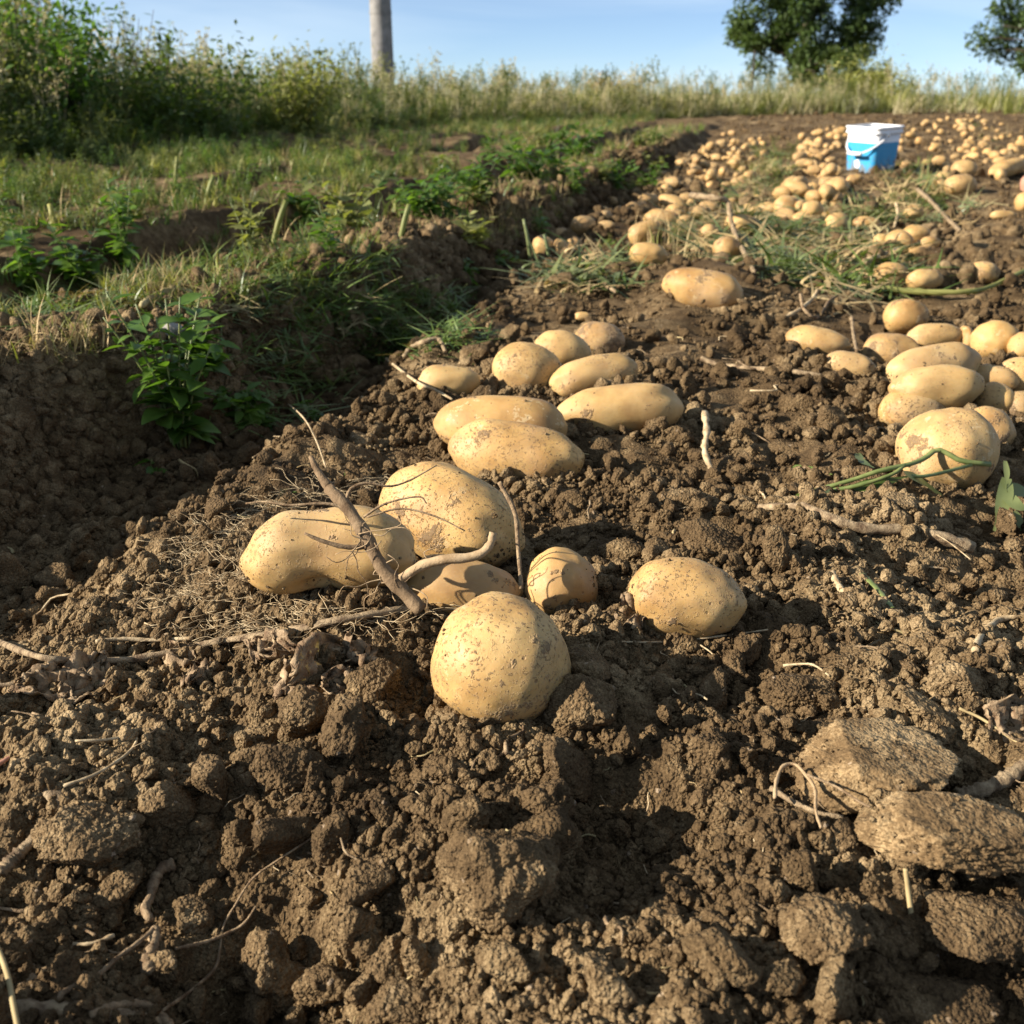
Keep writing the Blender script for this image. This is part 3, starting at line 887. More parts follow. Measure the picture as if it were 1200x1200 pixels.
for poly, n, rad, pile, lab, grp in CLUSTERS:
    xs = [q[0] for q in poly]; ys = [q[1] for q in poly]
    k = tries = 0
    while k < n and tries < n * 60:
        tries += 1
        a, b = rndp.uniform(min(xs), max(xs)), rndp.uniform(min(ys), max(ys))
        if not in_poly(a, b, poly): continue
        r = rad * rndp.uniform(.62, 1.30)
        p, t = ground(a, b, r * rndp.choice((.62, .55, .35, .2)))
        if t > 20: continue
        close = [q for q in placed if (q[0] - p.x) ** 2 + (q[1] - p.y) ** 2 < ((q[2] + r) * .86) ** 2]
        lift = 0
        if close:
            if not pile or len(close) > pile + 1 or rndp.random() < .35: continue
            lift = r * 1.05
        o = link('potato', far_meshes[rndp.randrange(len(far_meshes))])
        o.location = (p.x, p.y, p.z + lift)
        o.rotation_euler = (rndp.uniform(-.4, .4), rndp.uniform(-.25, .25), rndp.uniform(0, 6.28))
        o.scale = (r, r, r)
        size = 'little' if r < rad * .85 else 'big' if r > rad * 1.09 else 'medium'
        shape = {0: 'round', 4: 'round', 1: 'egg-shaped', 5: 'egg-shaped', 2: 'oblong', 3: 'long'}[far_meshes.index(o.data)]
        fx, fy = (a - min(xs)) / (max(xs) - min(xs)), (b - min(ys)) / (max(ys) - min(ys))
        place = ('on top, ' if lift else '') + ('far' if fy < .34 else 'near' if fy > .67 else 'middle') + ' part, ' + ('left side' if fx < .34 else 'right side' if fx > .67 else 'centre')
        tag(o, '%s %s %s, %s' % (size, shape, lab, place), 'potato', grp)
        placed.append((p.x, p.y, r)); k += 1

# a pinkish tuber half in view at the right edge
potato(1207, 216, 20, 24, 0, 'dull pink potato at the very edge above a yellow one', 5000, 'pink')

# ------------------------------------------------------------------ clods of soil
BIG = [  # px, py, width, height on the photograph, yaw, flatness, label
 (1022, 905, 236, 96, 4, .50, 'large flat-topped grey-brown clod, upper of two slabs at lower right'),
 (1112, 992, 215, 112, -4, .55, 'large flat clod cut by the right edge, lower of two slabs'),
 (1156, 1092, 150, 90, 10, .7, 'angular crusty clod below the two slabs at the right edge'),
 (584, 1015, 128, 138, 35, .8, 'tall grainy clod standing beside the dark hole in front'),
 (640, 945, 62, 84, 10, .8, 'upright clod leaning behind the tall grainy one'),
 (404, 856, 66, 92, 55, .8, 'knobbly upright clod left of the nearest potato'),
 (350, 838, 62, 66, 20, .9, 'blocky clod just left of the knobbly upright one'),
 (440, 800, 74, 66, 0, .9, 'pointed clod between the dead leaves and the nearest potato'),
 (684, 828, 84, 86, 0, .8, 'shaded grey clod against the right side of the nearest potato'),
 (335, 905, 88, 66, -10, .8, 'rounded double clod below the blocky one'),
 (835, 880, 54, 62, 0, 1.0, 'round reddish clod alone in a shaded hollow'),
 (754, 1030, 48, 52, 0, 1.0, 'dark round clod inside the hole in front'),
 (1118, 802, 66, 54, 0, .8, 'smooth angular stone-like clod above the two slabs'),
 (938, 815, 90, 54, -8, .8, 'lumpy clod left of the stone-like one'),
 (1058, 594, 62, 44, 10, .8, 'square brown clod at the foot of the largest heap potato'),
 (960, 1105, 110, 84, 0, .7, 'broad crumbly clod in the bottom right corner region'),
 (222, 1072, 54, 46, 0, .9, 'pale clod beside the shaded hole at lower left'),
 (110, 985, 120, 88, 10, .8, 'wide dark crumbly clod with a dry flat stem above it'),
 (195, 945, 64, 62, 0, .9, 'block of soil right of the wide dark clod'),
 (64, 683, 48, 44, 0, 1.0, 'lone round clod in the shaded trench'),
 (412, 428, 36, 32, 0, 1.0, 'round brown clod at the trench edge by cut grass'),
 (832, 640, 88, 58, 0, .7, 'low soil lump behind the lone oval potato'),
 (660, 335, 40, 30, 0, 1.0, 'dark clod behind the tiny yellow potato'),
 (1018, 250, 34, 26, 0, 1.0, 'dark round clod lying in the grass patch'),
 (1100, 1180, 140, 70, 0, .7, 'crumbly clod cut by the bottom edge at right'),
 (470, 1180, 90, 50, 0, .7, 'low clod cut by the bottom edge in the middle'),
 (885, 975, 40, 40, 0, .9, 'small pale clod left of the two slabs'),
 (800, 590, 60, 40, 0, .8, 'flat lump of soil beside the upright dry twig'),
]
for i, (px, py, w, hg, yaw, flat, lab) in enumerate(BIG):
    p, t = ground(px, py, .25 * hg * FPX ** -1 * .8)
    a, c = .5 * w * t / FPX, .5 * hg * t / FPX
    c = max(c, a * .4)
    c2 = min(c, a * 1.5)
    o = link('soil_clod', clod_mesh('soil_clod', 40 + i * 3, 6 if w * hg > 8000 else 5 if w > 50 else 4, M['slab' if flat < .6 else 'clod'], (a * (.96 if flat < .6 else 1.04), (a * .55 + c2 * .42), c2 * (.95 if flat > .75 else .66)), 10, .85, .85 if flat < .6 else 1.0))
    o.location = p + Vector((0, 0, c2 * (.22 if flat < .75 else .02))); o.rotation_euler = (R(random.uniform(-10, 10)), R(random.uniform(-10, 10)), R(yaw))
    tag(o, lab, 'clod', 'large soil clods')

clod_meshes = [clod_mesh('soil_clod', 400 + k * 11, 4, M['clod' if k % 3 else 'soil'], (1.15, .9, .75), 6 + k % 6, .85, .95) for k in range(12)]
rc = random.Random(21)
LANDMARKS = [(588, 777, 'nearest round potato'), (386, 647, 'kidney-shaped potato'), (657, 686, 'small round yellow potato'), (803, 701, 'lone oval potato'),
             (607, 533, 'brownish long potato'), (728, 482, 'long bright potato'), (525, 448, 'egg-shaped potato'), (700, 420, 'small potato pile'), (823, 339, 'half-buried potato'),
             (975, 415, 'two tan potatoes'), (1100, 420, 'right-hand heap'), (1108, 529, 'largest heap potato'), (1022, 902, 'upper slab clod'), (1112, 992, 'lower slab clod'),
             (1156, 1092, 'crusty clod under the slabs'), (584, 1015, 'tall grainy clod'), (404, 856, 'knobbly upright clod'), (335, 905, 'rounded double clod'),
             (835, 880, 'round reddish clod'), (1118, 802, 'stone-like clod'), (938, 815, 'lumpy clod'), (960, 1105, 'broad crumbly clod'), (222, 1072, 'pale clod at lower left'),
             (110, 985, 'wide dark clod'), (50, 915, 'flat split stem'), (470, 1180, 'low clod at the bottom edge'), (1010, 615, 'long brown root'), (830, 530, 'upright pale twig'),
             (240, 755, 'ribbed dry stem'), (1168, 735, 'hoop-shaped root'), (930, 300, 'cut grass patch'), (760, 1030, 'dark clod in the hole'), (1110, 310, 'yellow-green stalk'),
             (180, 1050, 'stubby forked root'), (720, 1150, 'bare soil at the bottom centre'), (1060, 690, 'shaded pit'), (850, 1000, 'dark hole'), (320, 1140, 'shaded lower-left hole')]
ZONES = [('in front of the nearest potatoes', 'clods in front of the nearest potatoes'), ('among the dug potatoes', 'clods among the dug potatoes'), ('on the far dug soil', 'clods on the far dug soil')]
k = 0
while k < 260:
    py = rc.uniform(330, 1215); px = rc.uniform(-20, 1220)
    if rc.random() > .25 + .75 * (py / 1200): continue
    p, t = ground(px, py)
    if p.x < float(FA(p.y)) + .02: continue
    r = min(.017, .0048 * rc.paretovariate(1.9)) * (1.0 if py > 600 else 1.3)
    if any((q[0] - p.x) ** 2 + (q[1] - p.y) ** 2 < (q[2] + r * .8) ** 2 for q in placed): continue
    o = link('soil_clod', clod_meshes[rc.randrange(12)])
    o.location = (p.x, p.y, p.z + r * .5 + .003); o.rotation_euler = (rc.uniform(0, 6.3), rc.uniform(0, 6.3), rc.uniform(0, 6.3))
    o.scale = (r * rc.uniform(.85, 1.3), r, r * rc.uniform(.8, 1.1))
    zi = 0 if py > 760 else 1 if py > 430 else 2
    size = 'pea-sized' if r < .0062 else 'marble-sized' if r < .0095 else 'walnut-sized'
    lx, ly, ln = min(LANDMARKS, key=lambda q: (q[0] - px) ** 2 + 2.2 * (q[1] - py) ** 2)
    ddx, ddy = px - lx, (py - ly) * 1.5
    side = ('in front of' if ddy > 0 else 'behind') if abs(ddy) > abs(ddx) else ('right of' if ddx > 0 else 'left of')
    near_ = 'close ' if math.hypot(ddx, ddy) < 75 else 'a little way ' if math.hypot(ddx, ddy) < 130 else 'well '
    tag(o, '%s brown soil clod %s%s the %s' % (size, near_, side, ln), 'clod', 'small soil clods scattered on the dug soil')
    k += 1

# crumbs, past counting
crumb_meshes = [clod_mesh('soil_crumb', 700 + j * 13, 3, M['soil' if j % 2 else 'clod'], (1.15, .95, .8), 5 + j % 6, .8, 1.0) for j in range(9)]
def crumbs():
    n = 360000
    u = rng.random(n)
    inv = 1 / .3 + (1 / 9. - 1 / .3) * u               # spread evenly over the view as it recedes
    y = 1 / inv
    x = (y * .95 + .2) * np.tan(rng.uniform(R(-31), R(31), n))
    patch = pn2(x * 5.3, y * 5.3, 21) * .7 + pn2(x * 19, y * 19, 52) * .5 + .48
    dug = x > FA(y) + .0
    keep = (rng.random(n) < np.where(dug, .06 + .94 * smooth(patch * 1.5 - .25), .30)) & (x > FB(y) - .5)
    x, y = x[keep], y[keep]
    n = len(x)
    dist = np.sqrt(x * x + y * y + .15)
    r = .00055 * (1 - rng.random(n)) ** (-1 / 1.75)
    r = np.minimum(r, .0050) * np.clip(dist / .6, .9, 2.6)
    z = HF(x, y, np.full(n, .0012) * np.maximum(1, dist * 1.5)) + r * .25
    pts = np.stack([x, y, z], 1)
    # grains stuck to the clods
    for o in [q for q in bpy.data.objects if q.name.startswith('soil_clod') and q.users_collection]:
        if o.location.y > 1.6: continue
        mw = np.array(Matrix.LocRotScale(o.location, o.rotation_euler, o.scale))
        V = np.empty(len(o.data.vertices) * 3, dtype=np.float32); o.data.vertices.foreach_get('co', V)
        W = V.reshape(-1, 3) @ mw[:3, :3].T + mw[:3, 3]
        ext = float(np.ptp(W, axis=0).max())
        m = int(min(500, 20 + (ext / .0066) ** 2))
        W = W[rng.integers(0, len(W), m)]
        W = W[W[:, 2] > HL(W[:, 0], W[:, 1])]
        pts = np.concatenate([pts, W]); r = np.concatenate([r, np.minimum(.0005 * (1 - rng.random(len(W))) ** (-1 / 2.2), .0022)])
    for o in [q for q in bpy.data.objects if q.name.startswith('potato') and q.users_collection and q.data.users == 1]:
        mw = np.array(o.matrix_basis)
        if mw[1, 3] > 1.9: continue
        V = np.empty(len(o.data.vertices) * 3, dtype=np.float32); o.data.vertices.foreach_get('co', V)
        W = V.reshape(-1, 3) @ mw[:3, :3].T + mw[:3, 3]
        lo, hi = W[:, 2].min(), W[:, 2].max()
        hz = (W[:, 2] - lo) / (hi - lo)
        cl = pn3(V.reshape(-1, 3) * 38 + mw[0, 3] * 90, 5)
        pr = np.where(hz < .42, .25, 0) + np.where(cl > .30, .22, 0) + .012
        k = rng.random(len(W)) < pr * 2600 / len(W) * .55
        W = W[k]
        pts = np.concatenate([pts, W]); r = np.concatenate([r, np.minimum(.00038 * (1 - rng.random(len(W))) ** (-1 / 2.4), .0016)])
        a = rng.uniform(0, 6.28, 170); R_ = np.hypot(np.ptp(W[:, 0]) if len(W) else .05, .02) * .5      # crumbs pushed up around the base
        cx, cy = mw[0, 3], mw[1, 3]
        bx, by = V.reshape(-1, 3)[:, 0].max(), V.reshape(-1, 3)[:, 1].max()
        e = np.stack([np.cos(a) * bx * rng.uniform(.85, 1.02, 170), np.sin(a) * by * rng.uniform(.85, 1.06, 170)], 1)
        ex = cx + e[:, 0] * mw[0, 0] + e[:, 1] * mw[0, 1]; ey = cy + e[:, 0] * mw[1, 0] + e[:, 1] * mw[1, 1]
        rr = np.minimum(.0017 * (1 - rng.random(170)) ** (-1 / 2), .0075)
        pts = np.concatenate([pts, np.stack([ex, ey, HL(ex, ey) + rr * .6 + .002], 1)]); r = np.concatenate([r, rr])
    n = len(pts)
    scl = r[:, None] * rng.uniform(.75, 1.3, (n, 3))
    scatter('soil_crumbs', pts, rng.uniform(0, 6.28, (n, 3)), scl, rng.integers(0, 9, n), crumb_meshes, 'loose brown soil crumbs covering the dug field', 'soil crumbs')
crumbs()
def bank_crumbs():
    n = 30000
    y = 1 / (1 / .7 + (1 / 7. - 1 / .7) * rng.random(n)); x = FB(y) + rng.normal(.02, .075, n)
    dist = np.sqrt(x * x + y * y)
    r = np.minimum(.0011 * (1 - rng.random(n)) ** (-1 / 1.7), .011) * np.clip(dist / 1.2, .8, 2.4)
    pts = np.stack([x, y, HF(x, y, np.full(n, .003)) + r * .15], 1)
    scatter('ridge_crumbs', pts, rng.uniform(0, 6.28, (n, 3)), r[:, None] * rng.uniform(.7, 1.35, (n, 3)), rng.integers(0, 9, n), crumb_meshes, 'crumbling soil on the side of the first ridge', 'soil crumbs')
bank_crumbs()
rk = random.Random(8)
for i_, (px, py) in enumerate([(30, 600), (95, 640), (60, 560), (140, 590), (20, 500), (120, 500), (330, 460), (90, 470), (290, 540), (420, 395), (520, 345), (250, 560), (160, 640), (20, 690)]):
    p, t = ground(px, py)
    r = rk.uniform(.010, .022) * (1 if py > 450 else 1.3)
    o = link('soil_clod', clod_meshes[rk.randrange(12)]); o.location = (p.x, p.y, p.z + r * .35); o.rotation_euler = (rk.uniform(0, 6), rk.uniform(0, 6), rk.uniform(0, 6)); o.scale = (r * 1.2, r, r * .9)
    ln = ('beside the leafy trench weed', 'on the trench floor at the left edge', 'on the shaded ridge side', 'at the foot of the first ridge')[0 if 120 < px < 300 else 1 if px < 40 else 2 if py < 520 else 3]
    tag(o, '%s shaded clod fallen %s, %s' % ('large' if r > .016 else 'small', ln, ('topmost', 'upper', 'lower', 'lowest')[0 if py < 420 else 1 if py < 530 else 2 if py < 620 else 3]), 'clod', 'clods fallen into the trench')
def far_crumbs():
    n = 9000
    y = 2.2 + 12.5 * rng.random(n) ** 1.3; x = rng.uniform(-.1, .62, n) * y + rng.normal(0, .3, n)
    k = x > FA(y); x, y = x[k], y[k]; n = len(x)
    r = np.minimum(.006 * (1 - rng.random(n)) ** (-1 / 2.2), .03)
    pts = np.stack([x, y, HL(x, y) + r * .2], 1)
    scatter('far_soil_lumps', pts, rng.uniform(0, 6.28, (n, 3)), r[:, None] * rng.uniform(.75, 1.3, (n, 3)), rng.integers(0, 9, n), crumb_meshes, 'small lumps of soil covering the far part of the field', 'soil crumbs')
far_crumbs()

# ------------------------------------------------------------------ roots, stems and straws
def stick(name, pts, r0, r1, mat, label, cat='stalk', n=30, sides=8, knob=.20, flat=1.0, h=.004, group=None):
    """pts: (px, py[, h above soil]) on the photograph"""
    P = [ground(q[0], q[1], q[2] if len(q) > 2 else h)[0] for q in pts]
    b = MB(); base = np.array(P[0])
    tube(b, [np.array(q) - base for q in P], r0, r1, n, sides, knob, flat)
    o = b.build(name, M[mat], None, loc=P[0])
    return tag(o, label, cat, group)

def forked_root():
    D = .66
    base = at_depth(490, 712, .748)
    root = empty('root_stalk', base)
    rb = random.Random(4)
    def part(name, pts, r0, r1, mat, n=16, sides=8, knob=.14, parent=root):
        b = MB(); tube(b, [np.array(at_depth(q[0], q[1], .748 + (q[2] - .648) * .45)) - np.array(base) for q in pts], r0 * 1.15, r1 * 1.15, n, sides, knob, rnd=rb)
        return b.build(name, M[mat], parent)
    st = part('stalk', [(494, 716, .648), (470, 690, .65), (447, 664, .652), (430, 632, .66), (409, 598, .672), (385, 572, .69)], .0052, .0038, 'root_dark', 26, 9)
    part('branch', [(462, 684, .65), (492, 664, .645), (520, 656, .64), (556, 652, .64), (573, 640, .64), (578, 624, .64)], .0034, .0027, 'root_mid', 24, 8)
    part('branch', [(432, 640, .658), (405, 641, .65), (378, 634, .645), (357, 625, .643)], .0021, .0010, 'root_dark', 14, 6)
    part('branch', [(386, 572, .69), (372, 552, .70), (364, 535, .71)], .0034, .0014, 'root_dark', 12, 6)
    part('branch', [(404, 590, .675), (412, 572, .68), (432, 566, .685), (456, 570, .69), (480, 563, .70), (512, 545, .70)], .0013, .0005, 'root', 16, 5)
    part('branch', [(409, 596, .672), (380, 590, .67), (340, 592, .67), (310, 588, .68), (288, 590, .69)], .0013, .0006, 'root', 16, 5)
    part('branch', [(426, 606, .665), (452, 590, .66), (490, 582, .655), (500, 590, .655)], .0009, .0005, 'root', 14, 5)
    part('branch', [(430, 606, .66), (470, 596, .655), (510, 605, .65), (545, 622, .645)], .0008, .0004, 'root', 14, 5)
    part('branch', [(585, 565, .73), (603, 600, .72), (607, 640, .70), (611, 690, .68)], .0016, .0012, 'root', 16, 6)
    for k in range(18):
        sx, sy = rb.choice([(450, 668), (440, 650), (470, 690), (500, 661), (430, 630), (420, 640), (480, 670), (460, 655)])
        p0 = (sx + rb.gauss(0, 8), sy + rb.gauss(0, 8), .648)
        pts = [p0]
        a = rb.uniform(0, 6.28); px, py, d = p0
        for q in range(4):
            a += rb.gauss(0, .7)
            px += math.cos(a) * rb.uniform(9, 20); py += math.sin(a) * rb.uniform(6, 16); d += rb.gauss(-.001, .006)
            pts.append((px, py, max(.62, min(d, .66))))
        part('rootlet', pts, .0005, .00025, 'root_mid' if k % 3 else 'root', 12, 4, .1, st)
    tag(root, 'dark forked potato root with pale side shoot standing over the near potatoes', 'root')
forked_root()

stick('dry_stalk', [(-20, 744), (40, 768), (95, 774), (160, 772), (228, 758), (260, 750)], .0030, .0026, 'stem_dry', 'brown dry stem lying across the left edge under the root hairs', h=.013)
stick('dry_stalk', [(195, 765, .010), (260, 751), (330, 741), (400, 726), (478, 713)], .0028, .0042, 'stem_dry', 'ribbed dry stem leading to the foot of the forked root', h=.010, flat=.7)
stick('dry_stalk', [(-10, 806), (30, 798), (62, 782), (74, 772)], .0024, .0016, 'stem_dry', 'short dry side stem joining the long stem at the left edge', h=.010)
stick('dry_stalk', [(112, 752), (140, 749), (180, 750), (226, 748)], .0016, .0016, 'root_pale', 'pale thin stem lying just above the brown dry stem', h=.012)
stick('dry_stalk', [(32, 856), (38, 885), (52, 915), (76, 944)], .0046, .0052, 'stem_dry', 'wide flat split stem lying in the soil at far left', flat=.4, h=.008)
stick('dry_stalk', [(40, 856), (66, 836), (92, 812), (108, 806)], .0042, .0036, 'stem_dry', 'dark crumpled stem above the flat split stem', flat=.6, h=.008)
stick('thin_root', [(74, 921), (110, 908), (140, 890), (156, 876), (160, 866), (152, 863), (120, 867), (88, 868)], .0011, .0009, 'root_pale', 'pale thread root bent into a hook at far left', 'root', n=30, sides=5, h=.010)
stick('dry_stalk', [(0, 1022), (18, 1004), (42, 982)], .0040, .0034, 'stem_dry', 'thick brown stub of stem at the left edge', h=.006)
stick('dry_stalk', [(-20, 1090), (10, 1118), (34, 1146), (56, 1156)], .0052, .0044, 'stem_dry', 'half-buried brown stem in the lower left corner', h=.004)
stick('dry_straw', [(-8, 1098), (8, 1140), (16, 1180), (22, 1210)], .0013, .0012, 'straw', 'shiny yellow straw in the lower left corner', 'straw', h=.022, knob=.02)
stick('dry_stalk', [(-10, 1186), (60, 1186), (130, 1192), (200, 1204)], .0048, .0040, 'stem_dry', 'dark stem along the bottom left edge', h=.006)
stick('thin_root', [(70, 1170), (76, 1162), (110, 1146), (138, 1122), (160, 1106), (180, 1089)], .0016, .0010, 'root', 'straight brown root pointing at the shaded hole', 'root', h=.012)
stick('thin_root', [(104, 1190), (140, 1178), (170, 1178), (188, 1190), (200, 1204)], .0022, .0020, 'root', 'curved root arching at the bottom left', 'root', h=.010)
stick('thin_root', [(190, 1185), (225, 1160), (252, 1135), (258, 1110), (262, 1085), (275, 1062), (296, 1030), (330, 1005), (372, 978)], .0010, .0005, 'root', 'long hair-thin root climbing out of the shaded hole', 'root', n=34, sides=5, h=.011)
stick('thin_root', [(205, 1112), (240, 1104), (266, 1094), (286, 1082), (300, 1062)], .0011, .0006, 'root', 'thin root crossing the long hair-thin one', 'root', h=.012)
stick('dry_root', [(204, 1012), (190, 1018), (181, 1032), (176, 1052), (170, 1064), (176, 1078)], .0034, .0022, 'root', 'stubby forked root sticking up from the dark soil at lower left', 'root', h=.012)
stick('dry_root', [(182, 1088), (180, 1108), (172, 1128), (178, 1140)], .0028, .0034, 'root', 'brown root stump below the stubby forked one', 'root', h=.010)
stick('thin_root', [(112, 1096), (90, 1086), (60, 1080), (40, 1076)], .0008, .0004, 'root', 'fine root spreading left near the bottom', 'root', h=.010)
stick('thin_root', [(134, 1096), (105, 1106), (70, 1104), (46, 1098)], .0012, .0005, 'root_pale', 'pale tapering root near the lower left corner', 'root', h=.010)
stick('dry_root', [(884, 594), (915, 594), (944, 594), (962, 602), (985, 612), (1022, 620), (1062, 620), (1098, 628), (1140, 642)], .0030, .0058, 'stem_dry', 'long brown root lying below the green shoots', 'root', n=34, h=.008)
stick('thin_root', [(1082, 618), (1110, 634), (1138, 656)], .0007, .0005, 'root_pale', 'pale hair root beside the long brown root', 'root', h=.012)
stick('dry_twig', [(826, 484, .044), (828, 505, .035), (826, 530, .022), (834, 552, .010), (838, 572, .002)], .0036, .0030, 'root_pale', 'upright pale split twig standing in the soil', 'twig', h=.0, knob=.3)
stick('thin_root', [(858, 572), (872, 576), (885, 574), (895, 580), (898, 590)], .0012, .0009, 'root_pale', 'crooked white rootlet below the upright twig', 'root', h=.008)
stick('dry_stalk', [(822, 420), (845, 428), (890, 432), (935, 436), (974, 442)], .0036, .0028, 'stem_dry', 'brown stem lying level left of the two tan potatoes', h=.008)
stick('thin_root', [(998, 372), (1000, 390), (1004, 412)], .0036, .0028, 'stem_dry', 'short dark stem stuck up behind the blunt-ended potato', 'stalk', h=.014)
stick('thin_root', [(715, 752, .005), (780, 752, .005), (840, 746, .006), (900, 738, .006)], .0008, .0008, 'root_pale', 'thin root stretched before the lone oval potato', 'root', n=20, sides=5)
stick('thin_root', [(812, 752), (824, 758), (836, 768), (838, 782)], .0006, .0004, 'root_pale', 'curly hair root under the lone oval potato', 'root', h=.008)
stick('dry_root', [(1143, 762), (1150, 745), (1168, 728), (1190, 722), (1215, 722)], .0024, .0026, 'root_pale', 'pale root bent like a hoop at the right edge', 'root', h=.014)
stick('dry_stalk', [(1156, 824), (1180, 830), (1215, 834)], .0030, .0034, 'stem_dry', 'grey stem end poking in at the right edge', h=.014)
stick('dry_straw', [(1124, 830), (1150, 842), (1180, 862), (1206, 878)], .0010, .0008, 'straw', 'yellow straw slanting at the right edge', 'straw', h=.014, knob=.03)
stick('dry_stalk', [(1120, 932), (1150, 926), (1180, 912), (1210, 892)], .0036, .0050, 'stem_dry', 'grey-brown stem wedged between the two slabs', h=.010)
stick('thin_root', [(908, 935), (910, 915), (918, 898), (932, 896), (944, 908), (955, 925), (956, 950), (962, 970)], .0012, .0009, 'root_mid', 'coiled pale root at the left end of the upper slab', 'root', n=30, sides=5, h=.018)
stick('dry_stalk', [(904, 924), (930, 940), (958, 952), (988, 958)], .0016, .0012, 'stem_dry', 'thin dry stem under the coiled root', h=.010)
stick('thin_root', [(946, 908), (980, 922), (1008, 940), (1020, 946)], .0008, .0005, 'root', 'hair root lying over the upper slab', 'root', h=.024)
stick('dry_straw', [(1061, 1018, .022), (1065, 1050, .012), (1071, 1094, .003)], .0012, .0014, 'straw', 'upright yellow-brown straw below the lower slab', 'straw', knob=.03)
stick('thin_root', [(918, 780), (940, 778), (955, 780), (972, 792)], .0010, .0007, 'root_pale', 'pale curved rootlet in the hollow above the lumpy clod', 'root', h=.008)
stick('thin_root', [(975, 672), (985, 690), (1000, 704)], .0030, .0022, 'root_pale', 'short pale stem stub in the shaded pit', 'stalk', h=.010)
stick('leek_leaf', [(1010, 672), (1028, 690), (1046, 712)], .0026, .0020, 'stem_green', 'green leek leaf lying in the shaded pit', 'leaf', h=.008, flat=.3)
stick('dry_straw', [(452, 420), (486, 446), (512, 458), (530, 468)], .0022, .0014, 'root_pale', 'pale straw lying over the egg-shaped potato', 'straw', h=.030, knob=.05)
stick('dry_root', [(474, 418), (482, 408), (498, 400), (514, 398), (522, 412)], .0044, .0030, 'stem_dry', 'brown arched root behind the egg-shaped potato', 'root', h=.014)
stick('thin_root', [(318, 462), (338, 474), (356, 490), (370, 515), (382, 548)], .0011, .0008, 'root_pale', 'thin pale stalk arching from trench to the forked root', 'root', h=.018, n=24)
stick('dry_stalk', [(810, 229, .10), (836, 232, .10), (852, 236, .09), (856, 255, .065), (862, 275, .04), (884, 320, .006)], .0085, .0050, 'stem_dry', 'bent dry potato stalk leaning over the grass', 'stalk', n=22)
stick('green_stalk', [(1030, 338), (1080, 342), (1130, 342), (1160, 336), (1205, 315)], .0060, .0048, 'grass_yellow', 'yellow-green thick stalk lying across the soil at right', 'stalk', h=.016)
stick('dry_stalk', [(1075, 222, .05), (1090, 235, .03), (1108, 254), (1124, 270)], .0075, .0055, 'stem_dry', 'pale stalk slanting down right of the bucket', 'stalk', h=.012)
stick('dry_stalk', [(1012, 308), (1030, 300), (1052, 292)], .0080, .0050, 'root_pale', 'short pale stalk before the upright leaning potato', 'stalk', h=.02)
stick('dry_stalk', [(1050, 238, .06), (1052, 250, .035), (1048, 266, .008)], .0050, .0040, 'root_pale', 'short pale stalk standing beside the dark clod', 'stalk')
stick('dry_stalk', [(664, 312), (690, 322), (722, 342)], .0050, .0036, 'stem_dry', 'dry stem lying on the soil left of the half-buried potato', h=.012)
stick('dry_stalk', [(920, 372), (938, 362), (952, 350), (958, 340)], .0036, .0030, 'root_pale', 'pale stem by the grass left of the heap', h=.016)
stick('dry_root', [(938, 345, .03), (942, 362, .02), (958, 372, .008), (972, 352, .02), (985, 345, .01)], .0034, .0020, 'root', 'twisted small root stump in front of the grass', 'root')
stick('dry_stalk', [(166, 358), (180, 348), (205, 338)], .0050, .0060, 'straw', 'pale stalk lying on the left grassy ridge', 'stalk', h=.02)
stick('dry_stalk', [(85, 418, .0), (92, 430, -.01), (97, 442, -.03)], .0022, .0014, 'straw', 'yellow straw hanging from the ridge edge at far left', 'straw')
for (px, py, hh, lab) in [(68, 268, .05, 'cut green stalk stump at the far left of the second ridge'), (240, 240, .07, 'pale cut stalk stump on the second ridge'), (318, 288, .09, 'yellow leaning cut stalk above the green grass'), (468, 282, .07, 'cut stalk stump on the bare first ridge'), (205, 225, .10, 'tall pale stalk stump in front of the bank weeds')]:
    p, t = ground(px, py)
    b = MB(); lx = random.uniform(-.02, .05)
    tube(b, [(0, 0, -.01), (lx * .5, 0, hh * .5), (lx, .01, hh)], .0065, .0052, 6, 7, .08)
    tag(b.build('stalk_stump', M['grass_yellow'], None, loc=p), lab, 'stalk')

# small straws and rootlets, past counting
def litter():
    vs = []
    for k in range(8):
        rb = random.Random(60 + k); b = MB()
        L = rb.uniform(.6, 1.0); a = rb.gauss(0, .6)
        tube(b, [(-L / 2, 0, 0), (-L / 6, a * .12, .05 * rb.random()), (L / 6, -a * .1, .05), (L / 2, a * .2, 0)], .022 if k % 2 else .035, .015, 8, 4, .1, rnd=rb)
        vs.append(b.mesh('litter_piece', M[('straw', 'root_pale', 'root', 'stem_dry')[k % 4]]))
    n = 1500
    u = rng.random(n); y = 1 / (1 / .3 + (1 / 7. - 1 / .3) * u)
    x = (y * .95 + .2) * np.tan(rng.uniform(R(-31), R(31), n))
    left = x < FA(y)
    dens = np.where(left, 1.0, .35 + .65 * (np.abs(pn2(x * 5, y * 5, 77)) > .25))
    k = rng.random(n) < dens; x, y = x[k], y[k]; n = len(x)
    dist = np.sqrt(x * x + y * y + .15)
    s = np.minimum(rng.exponential(.009, n) + .006, .045) * np.clip(dist / .7, .9, 2.2)
    pts = np.stack([x, y, HF(x, y, np.full(n, .003)) + .0035 * np.clip(dist, .7, 3)], 1)
    rot = np.stack([rng.normal(0, .25, n), rng.normal(0, .25, n), rng.uniform(0, 6.28, n)], 1)
    scatter('straw_litter', pts, rot, np.repeat(s[:, None], 3, 1), rng.integers(0, 8, n), vs, 'short dry straw and root bits strewn over the soil', 'straw')
litter()

